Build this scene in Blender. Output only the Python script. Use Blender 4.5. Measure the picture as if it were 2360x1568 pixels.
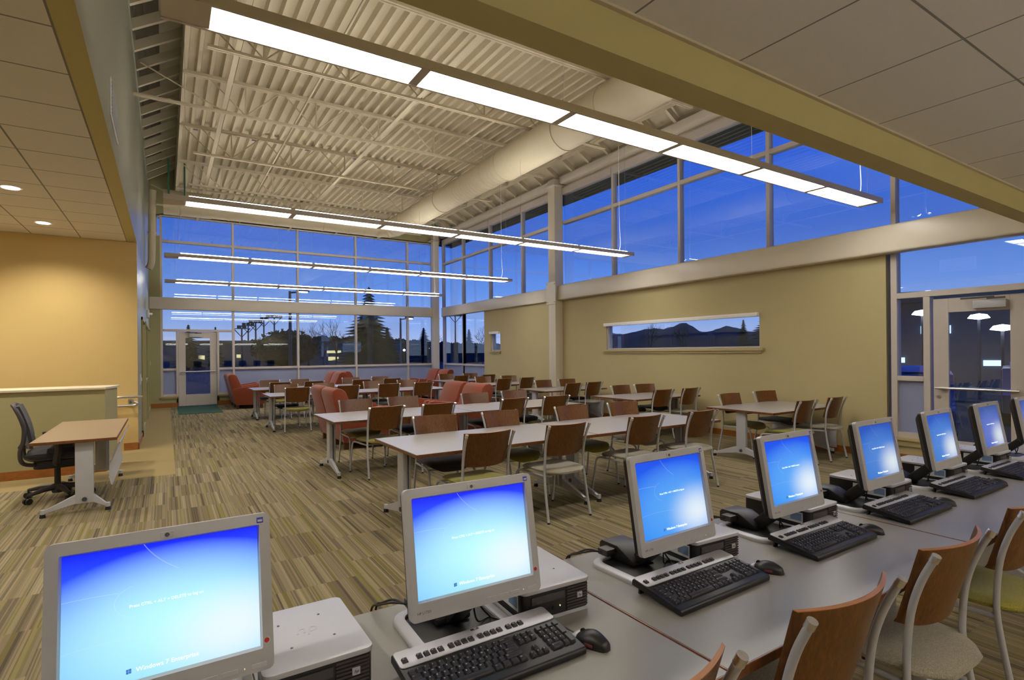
import bpy, bmesh, math, random
from mathutils import Vector, Matrix
PI = math.pi
random.seed(7)
for o in list(bpy.data.objects): bpy.data.objects.remove(o)
S = bpy.context.scene
COL = S.collection

# ---------------------------------------------------------------- camera
YAW, ROLL, FPX, CY, EYE = .567525, .008556, 1252.35, 811.35, 1.6
fw = Vector((math.sin(YAW), math.cos(YAW), 0)); rt = Vector((math.cos(YAW), -math.sin(YAW), 0)); upv = Vector((0, 0, 1))
cr, sr = math.cos(ROLL), math.sin(ROLL)
Rv = rt*cr - upv*sr; Uv = rt*sr + upv*cr
cam_d = bpy.data.cameras.new('camera'); cam = bpy.data.objects.new('camera', cam_d); COL.objects.link(cam)
cam_d.sensor_fit = 'HORIZONTAL'; cam_d.sensor_width = 36; cam_d.lens = 36*FPX/2360
cam_d.shift_y = (CY-784)/2360; cam_d.clip_start = .05; cam_d.clip_end = 3000
cam.matrix_world = Matrix(((Rv.x, Uv.x, -fw.x, 0), (Rv.y, Uv.y, -fw.y, 0), (Rv.z, Uv.z, -fw.z, EYE), (0, 0, 0, 1)))
S.camera = cam
S.view_settings.view_transform = 'Standard'; S.view_settings.look = 'None'
S.view_settings.exposure = 0.0; S.view_settings.gamma = 1.0; S.view_settings.use_curve_mapping = False

# ---------------------------------------------------------------- colours, world
def lin(c):
    return tuple(((v/255)/12.92 if v/255 <= .04045 else ((v/255+.055)/1.055)**2.4) for v in c)+(1,)
W = bpy.data.worlds.new('dusk_sky'); S.world = W; W.use_nodes = True
nt = W.node_tree; nt.nodes.clear()
tc = nt.nodes.new('ShaderNodeTexCoord'); sx = nt.nodes.new('ShaderNodeSeparateXYZ'); rp = nt.nodes.new('ShaderNodeValToRGB')
nz = nt.nodes.new('ShaderNodeTexNoise'); nz.inputs['Scale'].default_value = 2.2; nz.inputs['Detail'].default_value = 4
mp = nt.nodes.new('ShaderNodeMapping'); mp.inputs['Scale'].default_value = (1, 1, 6)
bg = nt.nodes.new('ShaderNodeBackground'); ow = nt.nodes.new('ShaderNodeOutputWorld')
mixc = nt.nodes.new('ShaderNodeMix'); mixc.data_type = 'RGBA'
nt.links.new(tc.outputs['Generated'], sx.inputs[0]); nt.links.new(sx.outputs['Z'], rp.inputs[0])
nt.links.new(tc.outputs['Generated'], mp.inputs[0]); nt.links.new(mp.outputs[0], nz.inputs['Vector'])
nt.links.new(rp.outputs[0], mixc.inputs['A'])
mixc.inputs['B'].default_value = lin((120, 150, 225))
mm = nt.nodes.new('ShaderNodeMapRange'); mm.inputs['From Min'].default_value = .5; mm.inputs['From Max'].default_value = .8
mm.inputs['To Min'].default_value = 0; mm.inputs['To Max'].default_value = .35
nt.links.new(nz.outputs['Fac'], mm.inputs['Value']); nt.links.new(mm.outputs[0], mixc.inputs['Factor'])
nt.links.new(mixc.outputs['Result'], bg.inputs['Color']); nt.links.new(bg.outputs[0], ow.inputs[0])
e = rp.color_ramp.elements
e[0].position = 0.0; e[0].color = lin((190, 196, 226)); e[1].position = 1.0; e[1].color = lin((10, 50, 130))
for p, c in ((.05, (144, 172, 232)), (.11, (104, 146, 226)), (.19, (70, 112, 208)), (.27, (42, 100, 216)), (.38, (14, 84, 218)), (.6, (10, 70, 195))):
    q = rp.color_ramp.elements.new(p); q.color = lin(c)
bg.inputs['Strength'].default_value = 1.2

# ---------------------------------------------------------------- geometry helpers
class MB:
    def __init__(s): s.v = []; s.f = []; s.m = []
    def add(s, vs, fs, mi=0, M=None):
        n = len(s.v)
        for p in vs:
            p = Vector(p)
            if M is not None: p = M @ p
            s.v.append(tuple(p))
        for f in fs: s.f.append(tuple(i+n for i in f)); s.m.append(mi)
        return s
    def box(s, x0, x1, y0, y1, z0, z1, mi=0, M=None):
        vs = [(x, y, z) for z in (z0, z1) for y in (y0, y1) for x in (x0, x1)]
        return s.add(vs, [(0, 2, 3, 1), (4, 5, 7, 6), (0, 1, 5, 4), (2, 6, 7, 3), (0, 4, 6, 2), (1, 3, 7, 5)], mi, M)
    def prism(s, poly, a, b, axis='z', mi=0, M=None, mtop=None):
        # poly in the two other axes, extruded a..b along axis
        def P(u, v, w): return {'x': (w, u, v), 'y': (u, w, v), 'z': (u, v, w)}[axis]
        n = len(poly); vs = [P(u, v, a) for u, v in poly]+[P(u, v, b) for u, v in poly]
        s.add(vs, [tuple(range(n))[::-1]]+[(i, (i+1) % n, n+(i+1) % n, n+i) for i in range(n)], mi, M)
        s.f.append(tuple(len(s.v)-n+i for i in range(n))); s.m.append(mi if mtop is None else mtop)
        return s
    def tube(s, pts, r, seg=8, mi=0, M=None, cap=True):
        pts = [Vector(p) for p in pts]; n = len(pts); rs = r if isinstance(r, (list, tuple)) else [r]*n
        t = (pts[1]-pts[0]).normalized(); a = t.orthogonal().normalized(); vs = []
        for i, p in enumerate(pts):
            t2 = ((pts[min(i+1, n-1)]-pts[max(i-1, 0)])).normalized()
            a = (a-t2*a.dot(t2)).normalized(); b = t2.cross(a)
            for k in range(seg):
                an = 2*PI*k/seg; vs.append(p+(a*math.cos(an)+b*math.sin(an))*rs[i])
        fs = [(i*seg+k, i*seg+(k+1) % seg, (i+1)*seg+(k+1) % seg, (i+1)*seg+k) for i in range(n-1) for k in range(seg)]
        if cap: fs += [tuple(range(seg))[::-1], tuple((n-1)*seg+k for k in range(seg))]
        return s.add(vs, fs, mi, M)
    def cyl(s, p0, p1, r, r2=None, seg=16, mi=0, M=None): return s.tube([p0, p1], [r, r if r2 is None else r2], seg, mi, M)
    def lathe(s, prof, seg=20, mi=0, M=None):
        vs = []; fs = []; n = len(prof)
        for r, z in prof:
            for k in range(seg): vs.append((r*math.cos(2*PI*k/seg), r*math.sin(2*PI*k/seg), z))
        for i in range(n-1):
            for k in range(seg): fs.append((i*seg+k, i*seg+(k+1) % seg, (i+1)*seg+(k+1) % seg, (i+1)*seg+k))
        fs += [tuple(range(seg))[::-1], tuple((n-1)*seg+k for k in range(seg))]
        return s.add(vs, fs, mi, M)
    def slab(s, fn, nu, nv, th, mi=0, M=None):
        # fn(u,v)->(point, normal); closed sheet of thickness th
        P = [[None]*(nv+1) for _ in range(nu+1)]; Q = [[None]*(nv+1) for _ in range(nu+1)]; vs = []
        for i in range(nu+1):
            for j in range(nv+1):
                p, nn = fn(i/nu, j/nv); p = Vector(p); nn = Vector(nn).normalized(); t = th(i/nu, j/nv) if callable(th) else th
                P[i][j] = len(vs); vs.append(p+nn*t/2); Q[i][j] = len(vs); vs.append(p-nn*t/2)
        fs = []
        for i in range(nu):
            for j in range(nv):
                fs.append((P[i][j], P[i+1][j], P[i+1][j+1], P[i][j+1])); fs.append((Q[i][j], Q[i][j+1], Q[i+1][j+1], Q[i+1][j]))
        for i in range(nu):
            fs.append((P[i][0], Q[i][0], Q[i+1][0], P[i+1][0])); fs.append((P[i][nv], P[i+1][nv], Q[i+1][nv], Q[i][nv]))
        for j in range(nv):
            fs.append((P[0][j], P[0][j+1], Q[0][j+1], Q[0][j])); fs.append((P[nu][j], Q[nu][j], Q[nu][j+1], P[nu][j+1]))
        return s.add(vs, fs, mi, M)
    def build(s, name, mats, parent=None, bevel=0, seg=2, smooth=40, weld=False):
        me = bpy.data.meshes.new(name)
        if not isinstance(mats, (list, tuple)): mats = [mats]
        me.from_pydata(s.v, [], s.f); me.update()
        for m in mats: me.materials.append(m)
        me.polygons.foreach_set('material_index', s.m)
        if True:
            bm = bmesh.new(); bm.from_mesh(me)
            if weld: bmesh.ops.remove_doubles(bm, verts=bm.verts, dist=1e-5)
            bmesh.ops.recalc_face_normals(bm, faces=bm.faces)
            if bevel:
                es = [ed for ed in bm.edges if len(ed.link_faces) == 2 and ed.calc_face_angle(0) > .6]
                bmesh.ops.bevel(bm, geom=es, offset=bevel, segments=seg, affect='EDGES', profile=.6, clamp_overlap=True)
            bm.to_mesh(me); bm.free()
        if smooth:
            me.polygons.foreach_set('use_smooth', [True]*len(me.polygons))
            me.set_sharp_from_angle(angle=math.radians(smooth))
        o = bpy.data.objects.new(name, me); COL.objects.link(o)
        if parent: o.parent = parent
        return o
def rr(x0, x1, y0, y1, r, n=5):
    out = []
    for cx, cy, a0 in ((x1-r, y1-r, 0), (x0+r, y1-r, 90), (x0+r, y0+r, 180), (x1-r, y0+r, 270)):
        for k in range(n+1):
            a = math.radians(a0+90*k/n); out.append((cx+r*math.cos(a), cy+r*math.sin(a)))
    return out
def smoothpts(pts, n=6):
    pts = [Vector(p) for p in pts]; out = []
    for i in range(len(pts)-1):
        p0 = pts[max(i-1, 0)]; p1 = pts[i]; p2 = pts[i+1]; p3 = pts[min(i+2, len(pts)-1)]
        for k in range(n):
            t = k/n; out.append(.5*((2*p1)+(p2-p0)*t+(2*p0-5*p1+4*p2-p3)*t*t+(3*p1-p0-3*p2+p3)*t**3))
    out.append(pts[-1]); return out
def tag(o, label=None, cat=None, group=None, kind=None):
    if label: o['label'] = label
    if cat: o['category'] = cat
    if group: o['group'] = group
    if kind: o['kind'] = kind
    return o
def thing(name, label, cat, loc=(0, 0, 0), rz=0, group=None):
    o = bpy.data.objects.new(name, None); COL.objects.link(o); o.location = loc; o.rotation_euler = (0, 0, rz)
    o.empty_display_size = .1
    return tag(o, label, cat, group)
def dup(o, parent=None):
    c = o.copy(); COL.objects.link(c)
    if parent: c.parent = parent
    for ch in list(o.children): dup(ch, c)
    return c
def struct(mb, name, mats, parent=None, **k):
    o = mb.build(name, mats, parent, **k)
    if not parent: o['kind'] = 'structure'
    return o
def text(s, size, mat, parent, M, name='lettering', extrude=.0003, align='CENTER', shear=0):
    cu = bpy.data.curves.new(name, 'FONT'); cu.body = s; cu.size = size; cu.extrude = extrude; cu.align_x = align; cu.align_y = 'CENTER'; cu.shear = shear
    cu.resolution_u = 2
    tmp = bpy.data.objects.new('tmp', cu); COL.objects.link(tmp)
    dg = bpy.context.evaluated_depsgraph_get(); me = bpy.data.meshes.new_from_object(tmp.evaluated_get(dg))
    bpy.data.objects.remove(tmp); bpy.data.curves.remove(cu)
    me.transform(M); me.materials.clear(); me.materials.append(mat); me.name = name
    o = bpy.data.objects.new(name, me); COL.objects.link(o); o.parent = parent
    return o

# ---------------------------------------------------------------- materials
def base(name):
    m = bpy.data.materials.new(name); m.use_nodes = True; t = m.node_tree; b = t.nodes['Principled BSDF']; return m, t, b
def N(t, kind, **k):
    n = t.nodes.new(kind)
    for a, b in k.items():
        if a in n.bl_rna.properties: setattr(n, a, b)
        else: n.inputs[a.replace('_', ' ')].default_value = b
    return n
def mat(name, c, rough=.5, metal=0, var=.06, scale=12, bump=0, bscale=200, spec=.5, coat=0, sheen=0):
    m, t, b = base(name); c = lin(c)
    b.inputs['Roughness'].default_value = rough; b.inputs['Metallic'].default_value = metal; b.inputs['Specular IOR Level'].default_value = spec
    b.inputs['Coat Weight'].default_value = coat; b.inputs['Sheen Weight'].default_value = sheen
    tc = N(t, 'ShaderNodeTexCoord'); n = N(t, 'ShaderNodeTexNoise', Scale=scale, Detail=3.0)
    t.links.new(tc.outputs['Object'], n.inputs['Vector'])
    mx = N(t, 'ShaderNodeMix', data_type='RGBA')
    mx.inputs['A'].default_value = tuple(v*(1-var) for v in c[:3])+(1,); mx.inputs['B'].default_value = tuple(min(1, v*(1+var)) for v in c[:3])+(1,)
    t.links.new(n.outputs['Fac'], mx.inputs['Factor']); t.links.new(mx.outputs['Result'], b.inputs['Base Color'])
    if bump:
        n2 = N(t, 'ShaderNodeTexNoise', Scale=bscale, Detail=2.0); bp = N(t, 'ShaderNodeBump', Strength=bump, Distance=.002)
        t.links.new(tc.outputs['Object'], n2.inputs['Vector']); t.links.new(n2.outputs['Fac'], bp.inputs['Height']); t.links.new(bp.outputs[0], b.inputs['Normal'])
    return m
def emit(name, c, strength):
    m, t, b = base(name); b.inputs['Base Color'].default_value = (0.02, .02, .02, 1); b.inputs['Emission Color'].default_value = lin(c); b.inputs['Emission Strength'].default_value = strength
    b.inputs['Roughness'].default_value = .6
    return m
def wood(name, c1, c2, rough=.3, axis=(1, 1, .12), scale=30, coat=.3):
    m, t, b = base(name); tc = N(t, 'ShaderNodeTexCoord'); mp = N(t, 'ShaderNodeMapping'); mp.inputs['Scale'].default_value = axis
    n = N(t, 'ShaderNodeTexNoise', Scale=scale, Detail=6.0, Roughness=.62, Distortion=.8); r = N(t, 'ShaderNodeValToRGB')
    oi = N(t, 'ShaderNodeObjectInfo'); va = N(t, 'ShaderNodeVectorMath', operation='ADD')
    t.links.new(tc.outputs['Object'], va.inputs[0]); t.links.new(oi.outputs['Random'], va.inputs[1])
    t.links.new(va.outputs[0], mp.inputs[0]); t.links.new(mp.outputs[0], n.inputs['Vector']); t.links.new(n.outputs['Fac'], r.inputs[0])
    r.color_ramp.elements[0].position = .3; r.color_ramp.elements[0].color = lin(c1); r.color_ramp.elements[1].position = .7; r.color_ramp.elements[1].color = lin(c2)
    t.links.new(r.outputs[0], b.inputs['Base Color']); b.inputs['Roughness'].default_value = rough; b.inputs['Coat Weight'].default_value = coat; b.inputs['Coat Roughness'].default_value = .25
    return m
def fabric(name, c1, c2, scale=260, stretch=(1, 1, 1)):
    m, t, b = base(name); tc = N(t, 'ShaderNodeTexCoord'); mp = N(t, 'ShaderNodeMapping'); mp.inputs['Scale'].default_value = stretch
    n = N(t, 'ShaderNodeTexVoronoi', Scale=scale); mx = N(t, 'ShaderNodeMix', data_type='RGBA')
    t.links.new(tc.outputs['Object'], mp.inputs[0]); t.links.new(mp.outputs[0], n.inputs['Vector'])
    mx.inputs['A'].default_value = lin(c1); mx.inputs['B'].default_value = lin(c2)
    t.links.new(n.outputs['Distance'], mx.inputs['Factor']); t.links.new(mx.outputs['Result'], b.inputs['Base Color'])
    bp = N(t, 'ShaderNodeBump', Strength=.35, Distance=.002); t.links.new(n.outputs['Distance'], bp.inputs['Height']); t.links.new(bp.outputs[0], b.inputs['Normal'])
    b.inputs['Roughness'].default_value = .9; b.inputs['Specular IOR Level'].default_value = .2; b.inputs['Sheen Weight'].default_value = .25
    return m
def glass_mat(name, tint, gloss=.12, rough=0):
    m = bpy.data.materials.new(name); m.use_nodes = True; t = m.node_tree; t.nodes.clear()
    tr = N(t, 'ShaderNodeBsdfTransparent'); tr.inputs['Color'].default_value = tint
    gl = N(t, 'ShaderNodeBsdfGlossy'); gl.inputs['Roughness'].default_value = rough; gl.inputs['Color'].default_value = (.85, .95, 1, 1)
    lw = N(t, 'ShaderNodeLayerWeight'); p5 = N(t, 'ShaderNodeMath', operation='POWER'); p5.inputs[1].default_value = 5
    ml = N(t, 'ShaderNodeMath', operation='MULTIPLY_ADD'); ml.inputs[1].default_value = .5; ml.inputs[2].default_value = gloss/2
    mx = N(t, 'ShaderNodeMixShader'); out = N(t, 'ShaderNodeOutputMaterial')
    t.links.new(lw.outputs['Facing'], p5.inputs[0]); t.links.new(p5.outputs[0], ml.inputs[0])
    t.links.new(ml.outputs[0], mx.inputs[0]); t.links.new(tr.outputs[0], mx.inputs[1]); t.links.new(gl.outputs[0], mx.inputs[2]); t.links.new(mx.outputs[0], out.inputs[0])
    return m
def frosted():
    m = bpy.data.materials.new('frosted_glass'); m.use_nodes = True; t = m.node_tree; t.nodes.clear()
    tl = N(t, 'ShaderNodeBsdfTranslucent'); tl.inputs['Color'].default_value = (.75, .82, .95, 1)
    df = N(t, 'ShaderNodeBsdfDiffuse'); df.inputs['Color'].default_value = (.42, .44, .50, 1)
    gl = N(t, 'ShaderNodeBsdfGlossy'); gl.inputs['Roughness'].default_value = .25
    m1 = N(t, 'ShaderNodeMixShader'); m1.inputs[0].default_value = .62; m2 = N(t, 'ShaderNodeMixShader'); m2.inputs[0].default_value = .05; out = N(t, 'ShaderNodeOutputMaterial')
    t.links.new(tl.outputs[0], m1.inputs[1]); t.links.new(df.outputs[0], m1.inputs[2]); t.links.new(m1.outputs[0], m2.inputs[1]); t.links.new(gl.outputs[0], m2.inputs[2]); t.links.new(m2.outputs[0], out.inputs[0])
    return m
def carpet():
    m, t, b = base('carpet'); L = t.links.new
    tc = N(t, 'ShaderNodeTexCoord'); sp = N(t, 'ShaderNodeSeparateXYZ'); L(tc.outputs['Object'], sp.inputs[0])
    def math_(op, a, bb=None, c=None):
        n = N(t, 'ShaderNodeMath', operation=op)
        for i, x in enumerate((a, bb, c)):
            if x is None: continue
            if isinstance(x, (int, float)): n.inputs[i].default_value = x
            else: L(x, n.inputs[i])
        return n.outputs[0]
    X, Y = sp.outputs[0], sp.outputs[1]
    def layer(w, ln, seed):
        # stripes of width ~w, cut in lengths ln with a staggered joint
        col = math_('FLOOR', math_('DIVIDE', X, .6)); ysh = math_('MULTIPLY', math_('FRACT', math_('MULTIPLY', col, .5)), ln)
        row = math_('FLOOR', math_('DIVIDE', math_('ADD', Y, ysh), ln)); cb = N(t, 'ShaderNodeCombineXYZ')
        # uneven stripe widths inside a tile
        xw = math_('ADD', math_('DIVIDE', X, w), math_('MULTIPLY', math_('SINE', math_('MULTIPLY', X, 61.0+seed)), .32))
        L(math_('FLOOR', xw), cb.inputs[0]); L(row, cb.inputs[1]); cb.inputs[2].default_value = seed
        wn = N(t, 'ShaderNodeTexWhiteNoise', noise_dimensions='3D'); L(cb.outputs[0], wn.inputs['Vector']); return wn
    a = layer(.023, .6, 1.0); r = N(t, 'ShaderNodeValToRGB'); r.color_ramp.interpolation = 'CONSTANT'; L(a.outputs['Value'], r.inputs[0])
    cols = [(0, (134, 120, 96)), (.20, (160, 144, 114)), (.42, (138, 128, 74)), (.56, (150, 136, 106)), (.70, (92, 82, 70)), (.80, (144, 131, 94)), (.92, (176, 161, 130))]
    els = r.color_ramp.elements; els[0].color = lin(cols[0][1]); els[1].position = cols[1][0]; els[1].color = lin(cols[1][1])
    for p, c in cols[2:]: q = els.new(p); q.color = lin(c)
    b2 = layer(.008, .6, 5.0); mx = N(t, 'ShaderNodeMix', data_type='RGBA'); mx.inputs['Factor'].default_value = .42
    r2 = N(t, 'ShaderNodeValToRGB'); r2.color_ramp.interpolation = 'CONSTANT'; L(b2.outputs['Value'], r2.inputs[0])
    e2 = r2.color_ramp.elements; e2[0].color = lin((104, 93, 76)); e2[1].position = .35; e2[1].color = lin((164, 149, 120)); q = e2.new(.72); q.color = lin((134, 125, 86))
    L(r.outputs[0], mx.inputs['A']); L(r2.outputs[0], mx.inputs['B'])
    # plain border along the left wall and in front of the low wall
    plain = math_('MULTIPLY', math_('LESS_THAN', X, .1), math_('GREATER_THAN', Y, 8.58))
    nz = N(t, 'ShaderNodeTexNoise', Scale=160.0, Detail=3.0); L(tc.outputs['Object'], nz.inputs['Vector'])
    pc = N(t, 'ShaderNodeMix', data_type='RGBA'); pc.inputs['A'].default_value = lin((146, 127, 84)); pc.inputs['B'].default_value = lin((186, 165, 118)); L(nz.outputs['Fac'], pc.inputs['Factor'])
    m2 = N(t, 'ShaderNodeMix', data_type='RGBA'); L(plain, m2.inputs['Factor']); L(mx.outputs['Result'], m2.inputs['A']); L(pc.outputs['Result'], m2.inputs['B'])
    # pile speckle
    n3 = N(t, 'ShaderNodeTexNoise', Scale=420.0, Detail=2.0); L(tc.outputs['Object'], n3.inputs['Vector'])
    mr = N(t, 'ShaderNodeMapRange'); mr.inputs['From Min'].default_value = .3; mr.inputs['From Max'].default_value = .7; mr.inputs['To Min'].default_value = .52; mr.inputs['To Max'].default_value = 1.06
    L(n3.outputs['Fac'], mr.inputs['Value']); m3 = N(t, 'ShaderNodeMix', data_type='RGBA', blend_type='MULTIPLY'); m3.inputs['Factor'].default_value = .9
    L(m2.outputs['Result'], m3.inputs['A']); L(mr.outputs[0], m3.inputs['B']); L(m3.outputs['Result'], b.inputs['Base Color'])
    bp = N(t, 'ShaderNodeBump', Strength=.5, Distance=.004); L(n3.outputs['Fac'], bp.inputs['Height']); L(bp.outputs[0], b.inputs['Normal'])
    b.inputs['Roughness'].default_value = 1; b.inputs['Specular IOR Level'].default_value = .1
    return m
def tiles(name, c, x0, y0, dx, dy, w=.012):
    m, t, b = base(name); L = t.links.new; tc = N(t, 'ShaderNodeTexCoord'); sp = N(t, 'ShaderNodeSeparateXYZ'); L(tc.outputs['Object'], sp.inputs[0])
    outs = []
    for o_, a, d in ((sp.outputs[0], x0, dx), (sp.outputs[1], y0, dy)):
        s1 = N(t, 'ShaderNodeMath', operation='SUBTRACT'); L(o_, s1.inputs[0]); s1.inputs[1].default_value = a-w/2
        s2 = N(t, 'ShaderNodeMath', operation='FLOORED_MODULO'); L(s1.outputs[0], s2.inputs[0]); s2.inputs[1].default_value = d
        s3 = N(t, 'ShaderNodeMath', operation='LESS_THAN'); L(s2.outputs[0], s3.inputs[0]); s3.inputs[1].default_value = w; outs.append(s3.outputs[0])
    mxx = N(t, 'ShaderNodeMath', operation='MAXIMUM'); L(outs[0], mxx.inputs[0]); L(outs[1], mxx.inputs[1])
    nz = N(t, 'ShaderNodeTexNoise', Scale=220.0, Detail=2.0); L(tc.outputs['Object'], nz.inputs['Vector'])
    A = N(t, 'ShaderNodeMix', data_type='RGBA'); A.inputs['A'].default_value = lin(tuple(v*.95 for v in c)); A.inputs['B'].default_value = lin(tuple(min(255, v*1.04) for v in c)); L(nz.outputs['Fac'], A.inputs['Factor'])
    B = N(t, 'ShaderNodeMix', data_type='RGBA'); L(mxx.outputs[0], B.inputs['Factor']); L(A.outputs['Result'], B.inputs['A']); B.inputs['B'].default_value = lin(tuple(v*.62 for v in c))
    L(B.outputs['Result'], b.inputs['Base Color']); b.inputs['Roughness'].default_value = .95
    bp = N(t, 'ShaderNodeBump', Strength=1.0, Distance=-.006); L(mxx.outputs[0], bp.inputs['Height']); L(bp.outputs[0], b.inputs['Normal'])
    return m
M = {}
M['olive'] = mat('olive_paint', (186, 171, 126), .75, var=.03, scale=3, bump=.08)
M['olive2'] = mat('olive_paint_bulkhead', (190, 177, 122), .75, var=.03, scale=3)
M['gold'] = mat('gold_paint', (208, 180, 116), .7, var=.02, scale=3, bump=.08)
M['greywall'] = mat('grey_green_paint', (150, 150, 132), .32, var=.04, scale=2)
M['sage'] = mat('sage_paint', (160, 152, 108), .7, var=.03, scale=3)
M['base'] = wood('baseboard_wood', (136, 82, 30), (166, 102, 44), .4, (1, 1, 6), 14)
M['cream'] = mat('cream_paint', (200, 188, 160), .6, var=.04, scale=5)
M['creamdk'] = mat('dim_deck_paint', (112, 103, 84), .8)  # cream deck darkened in its colour to stand for weak light up there
M['steel'] = mat('cream_steel_paint', (216, 206, 188), .32, var=.03, scale=4)
M['frame'] = mat('window_frame_paint', (196, 186, 178), .45, metal=.0, var=.03)
M['frame_out'] = mat('dark_frame', (44, 46, 56), .5)
M['alu'] = mat('brushed_metal', (200, 196, 190), .28, metal=.9, var=.05)
M['silver'] = mat('silver_paint', (186, 187, 193), .36, metal=.12, var=.03)
M['chrome'] = mat('polished_cap', (245, 245, 245), .3, metal=1, var=.01)
M['white'] = mat('white_plastic', (236, 234, 232), .45)
M['black'] = mat('black_plastic', (26, 25, 28), .42, var=.1)
M['rubber'] = mat('black_rubber', (22, 22, 22), .8)
M['darkgrey'] = mat('charcoal_plastic', (64, 60, 60), .45, bump=.1)
M['carpet'] = carpet()
M['tileL'] = tiles('ceiling_tile_grid', (226, 220, 212), -1.147, 11.19, .61, .645, .016)
M['tileR'] = tiles('ceiling_tile_grid_low', (228, 224, 220), 1.416, 1.40, .602, .57, .009)
M['glass'] = glass_mat('window_glass', (.91, .94, .96, 1), .18)
M['frost'] = frosted()
M['lam'] = mat('grey_laminate', (168, 163, 160), .3, var=.04, scale=300)
M['lamtan'] = mat('tan_laminate', (150, 128, 100), .35, var=.04, scale=300)
M['lamdesk'] = mat('grey_desk_laminate', (138, 135, 127), .34, var=.05, scale=260)
M['edge'] = wood('table_edge_wood', (92, 52, 26), (124, 74, 38), .35, (4, 4, 1), 12)
M['ply'] = wood('walnut_plywood', (76, 44, 14), (120, 73, 28), .32, (14, 14, 1.2), 6, .2)
M['plyedge'] = wood('plywood_edge', (142, 92, 48), (178, 122, 72), .4, (1, 1, 60), 8)
M['green'] = fabric('green_upholstery', (104, 100, 26), (158, 150, 62))
M['lgrey'] = fabric('pale_grey_upholstery', (112, 106, 90), (168, 160, 140))
M['char'] = fabric('charcoal_upholstery', (34, 36, 40), (70, 70, 74))
M['rust'] = fabric('rust_upholstery', (116, 50, 32), (158, 80, 52), 120)
M['legwood'] = wood('dark_leg_wood', (70, 40, 18), (110, 68, 30), .4)
M['mat'] = mat('green_entrance_mat', (52, 84, 70), 1, var=.2, scale=300, bump=.5)
M['lamp'] = emit('fluorescent_lens', (255, 251, 244), 19.0)
M['lampup'] = emit('uplight_lens', (255, 251, 244), 31.0)
M['down'] = emit('downlight_lens', (255, 240, 240), 9.0)
M['troff'] = emit('troffer_lens', (255, 246, 232), 4)  # lower lens of the added lights behind the camera
M['troffup'] = emit('office_uplight', (255, 248, 240), 34)  # added upward glow that brightens the low ceiling
M['asph'] = mat('snowy_asphalt', (44, 46, 54), .8, var=.5, scale=.15)
M['tree'] = mat('conifer_needles', (26, 36, 34), 1, var=.3)
M['bark'] = mat('bare_bark', (34, 34, 42), 1)
M['hill'] = mat('forested_hill', (36, 42, 60), 1, var=.3, scale=.02)
M['pole'] = mat('painted_pole', (60, 64, 72), .5)
M['star'] = emit('street_lamp_glow', (235, 240, 255), 14)
M['litwin'] = emit('lit_window', (230, 220, 160), 1.2)
M['bluewin'] = emit('blue_lit_window', (190, 220, 255), 2.2)
M['bldg'] = mat('building_wall', (84, 96, 104), .9)
M['car'] = mat('car_paint', (86, 96, 122), .3, metal=.3)
M['snow'] = mat('snow', (170, 190, 235), .9)
M['soffit'] = mat('eave_soffit', (74, 80, 78), .9, var=.1, scale=8)
M['plum'] = wood('plum_table_top', (96, 62, 76), (120, 80, 96), .3)
M['scrlogo'] = emit('screen_logo_blue', (60, 130, 220), .8)
M['txt'] = mat('grey_lettering', (90, 88, 90), .5)
M['txtw'] = mat('white_lettering', (226, 226, 230), .5)
M['red'] = mat('red_print', (190, 44, 40), .5)
M['paper'] = mat('white_label', (214, 216, 220), .6)
M['gstrap'] = mat('green_strap', (30, 92, 62), .6)
M['bsheet'] = mat('blue_glossy', (40, 64, 190), .3)

# ================================================================ the room
YF = 19.46; YB = -5.0; XB = -6.0
def WX(y, dx=0): return 8.65+.02*y+dx
def wbox(mb, d0, d1, y0, y1, z0, z1, mi=0):
    vs = [(WX(y, d), y, z) for z in (z0, z1) for y in (y0, y1) for d in (d0, d1)]
    mb.add(vs, [(0, 2, 3, 1), (4, 5, 7, 6), (0, 1, 5, 4), (2, 6, 7, 3), (0, 4, 6, 2), (1, 3, 7, 5)], mi)
    return mb
struct(MB().box(XB-.2, 9.4, YB-.2, YF+.3, -.15, 0), 'floor', M['carpet'], smooth=0)
# corrugated deck
mb = MB(); x = .28; prof = []
while x < 8.05:
    prof += [(x, 6.28), (x+.05, 6.28), (x+.072, 6.375), (x+.163, 6.375)]; x += .185
prof += [(x, 6.28)]; top = [(u, v+.012) for u, v in reversed(prof)]
for i in range(len(prof)-1):
    a, b = prof[i], prof[i+1]
    mb.add([(a[0], 1.5, a[1]), (b[0], 1.5, b[1]), (b[0], YF+.1, b[1]), (a[0], YF+.1, a[1])], [(0, 1, 2, 3)])
struct(mb, 'ceiling', M['cream'], smooth=0)
struct(MB().box(-.6, 9.6, 1.4, YF+.4, 7.35, 7.5), 'ceiling', M['cream'], smooth=0)
# sloping edges of the roof beside the deck
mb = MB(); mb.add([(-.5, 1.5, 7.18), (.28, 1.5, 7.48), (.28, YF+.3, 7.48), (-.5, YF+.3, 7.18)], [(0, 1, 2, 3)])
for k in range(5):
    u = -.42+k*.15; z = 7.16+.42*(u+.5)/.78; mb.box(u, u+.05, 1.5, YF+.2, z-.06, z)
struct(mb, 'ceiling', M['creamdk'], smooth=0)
struct(MB().box(.27, .30, 1.5, YF, 6.26, 7.5), 'trim_1', M['cream'], smooth=0)
mb = MB(); mb.add([(8.25, 1.5, 6.84), (WX(1.5, .2), 1.5, 6.42), (WX(YF, .2), YF, 6.42), (8.45, YF, 6.84)], [(0, 1, 2, 3)])
struct(mb, 'ceiling', M['cream'], smooth=0)
struct(MB().box(8.05, 8.30, 1.5, YF, 6.36, 6.42), 'trim_2', M['cream'], smooth=0)
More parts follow.
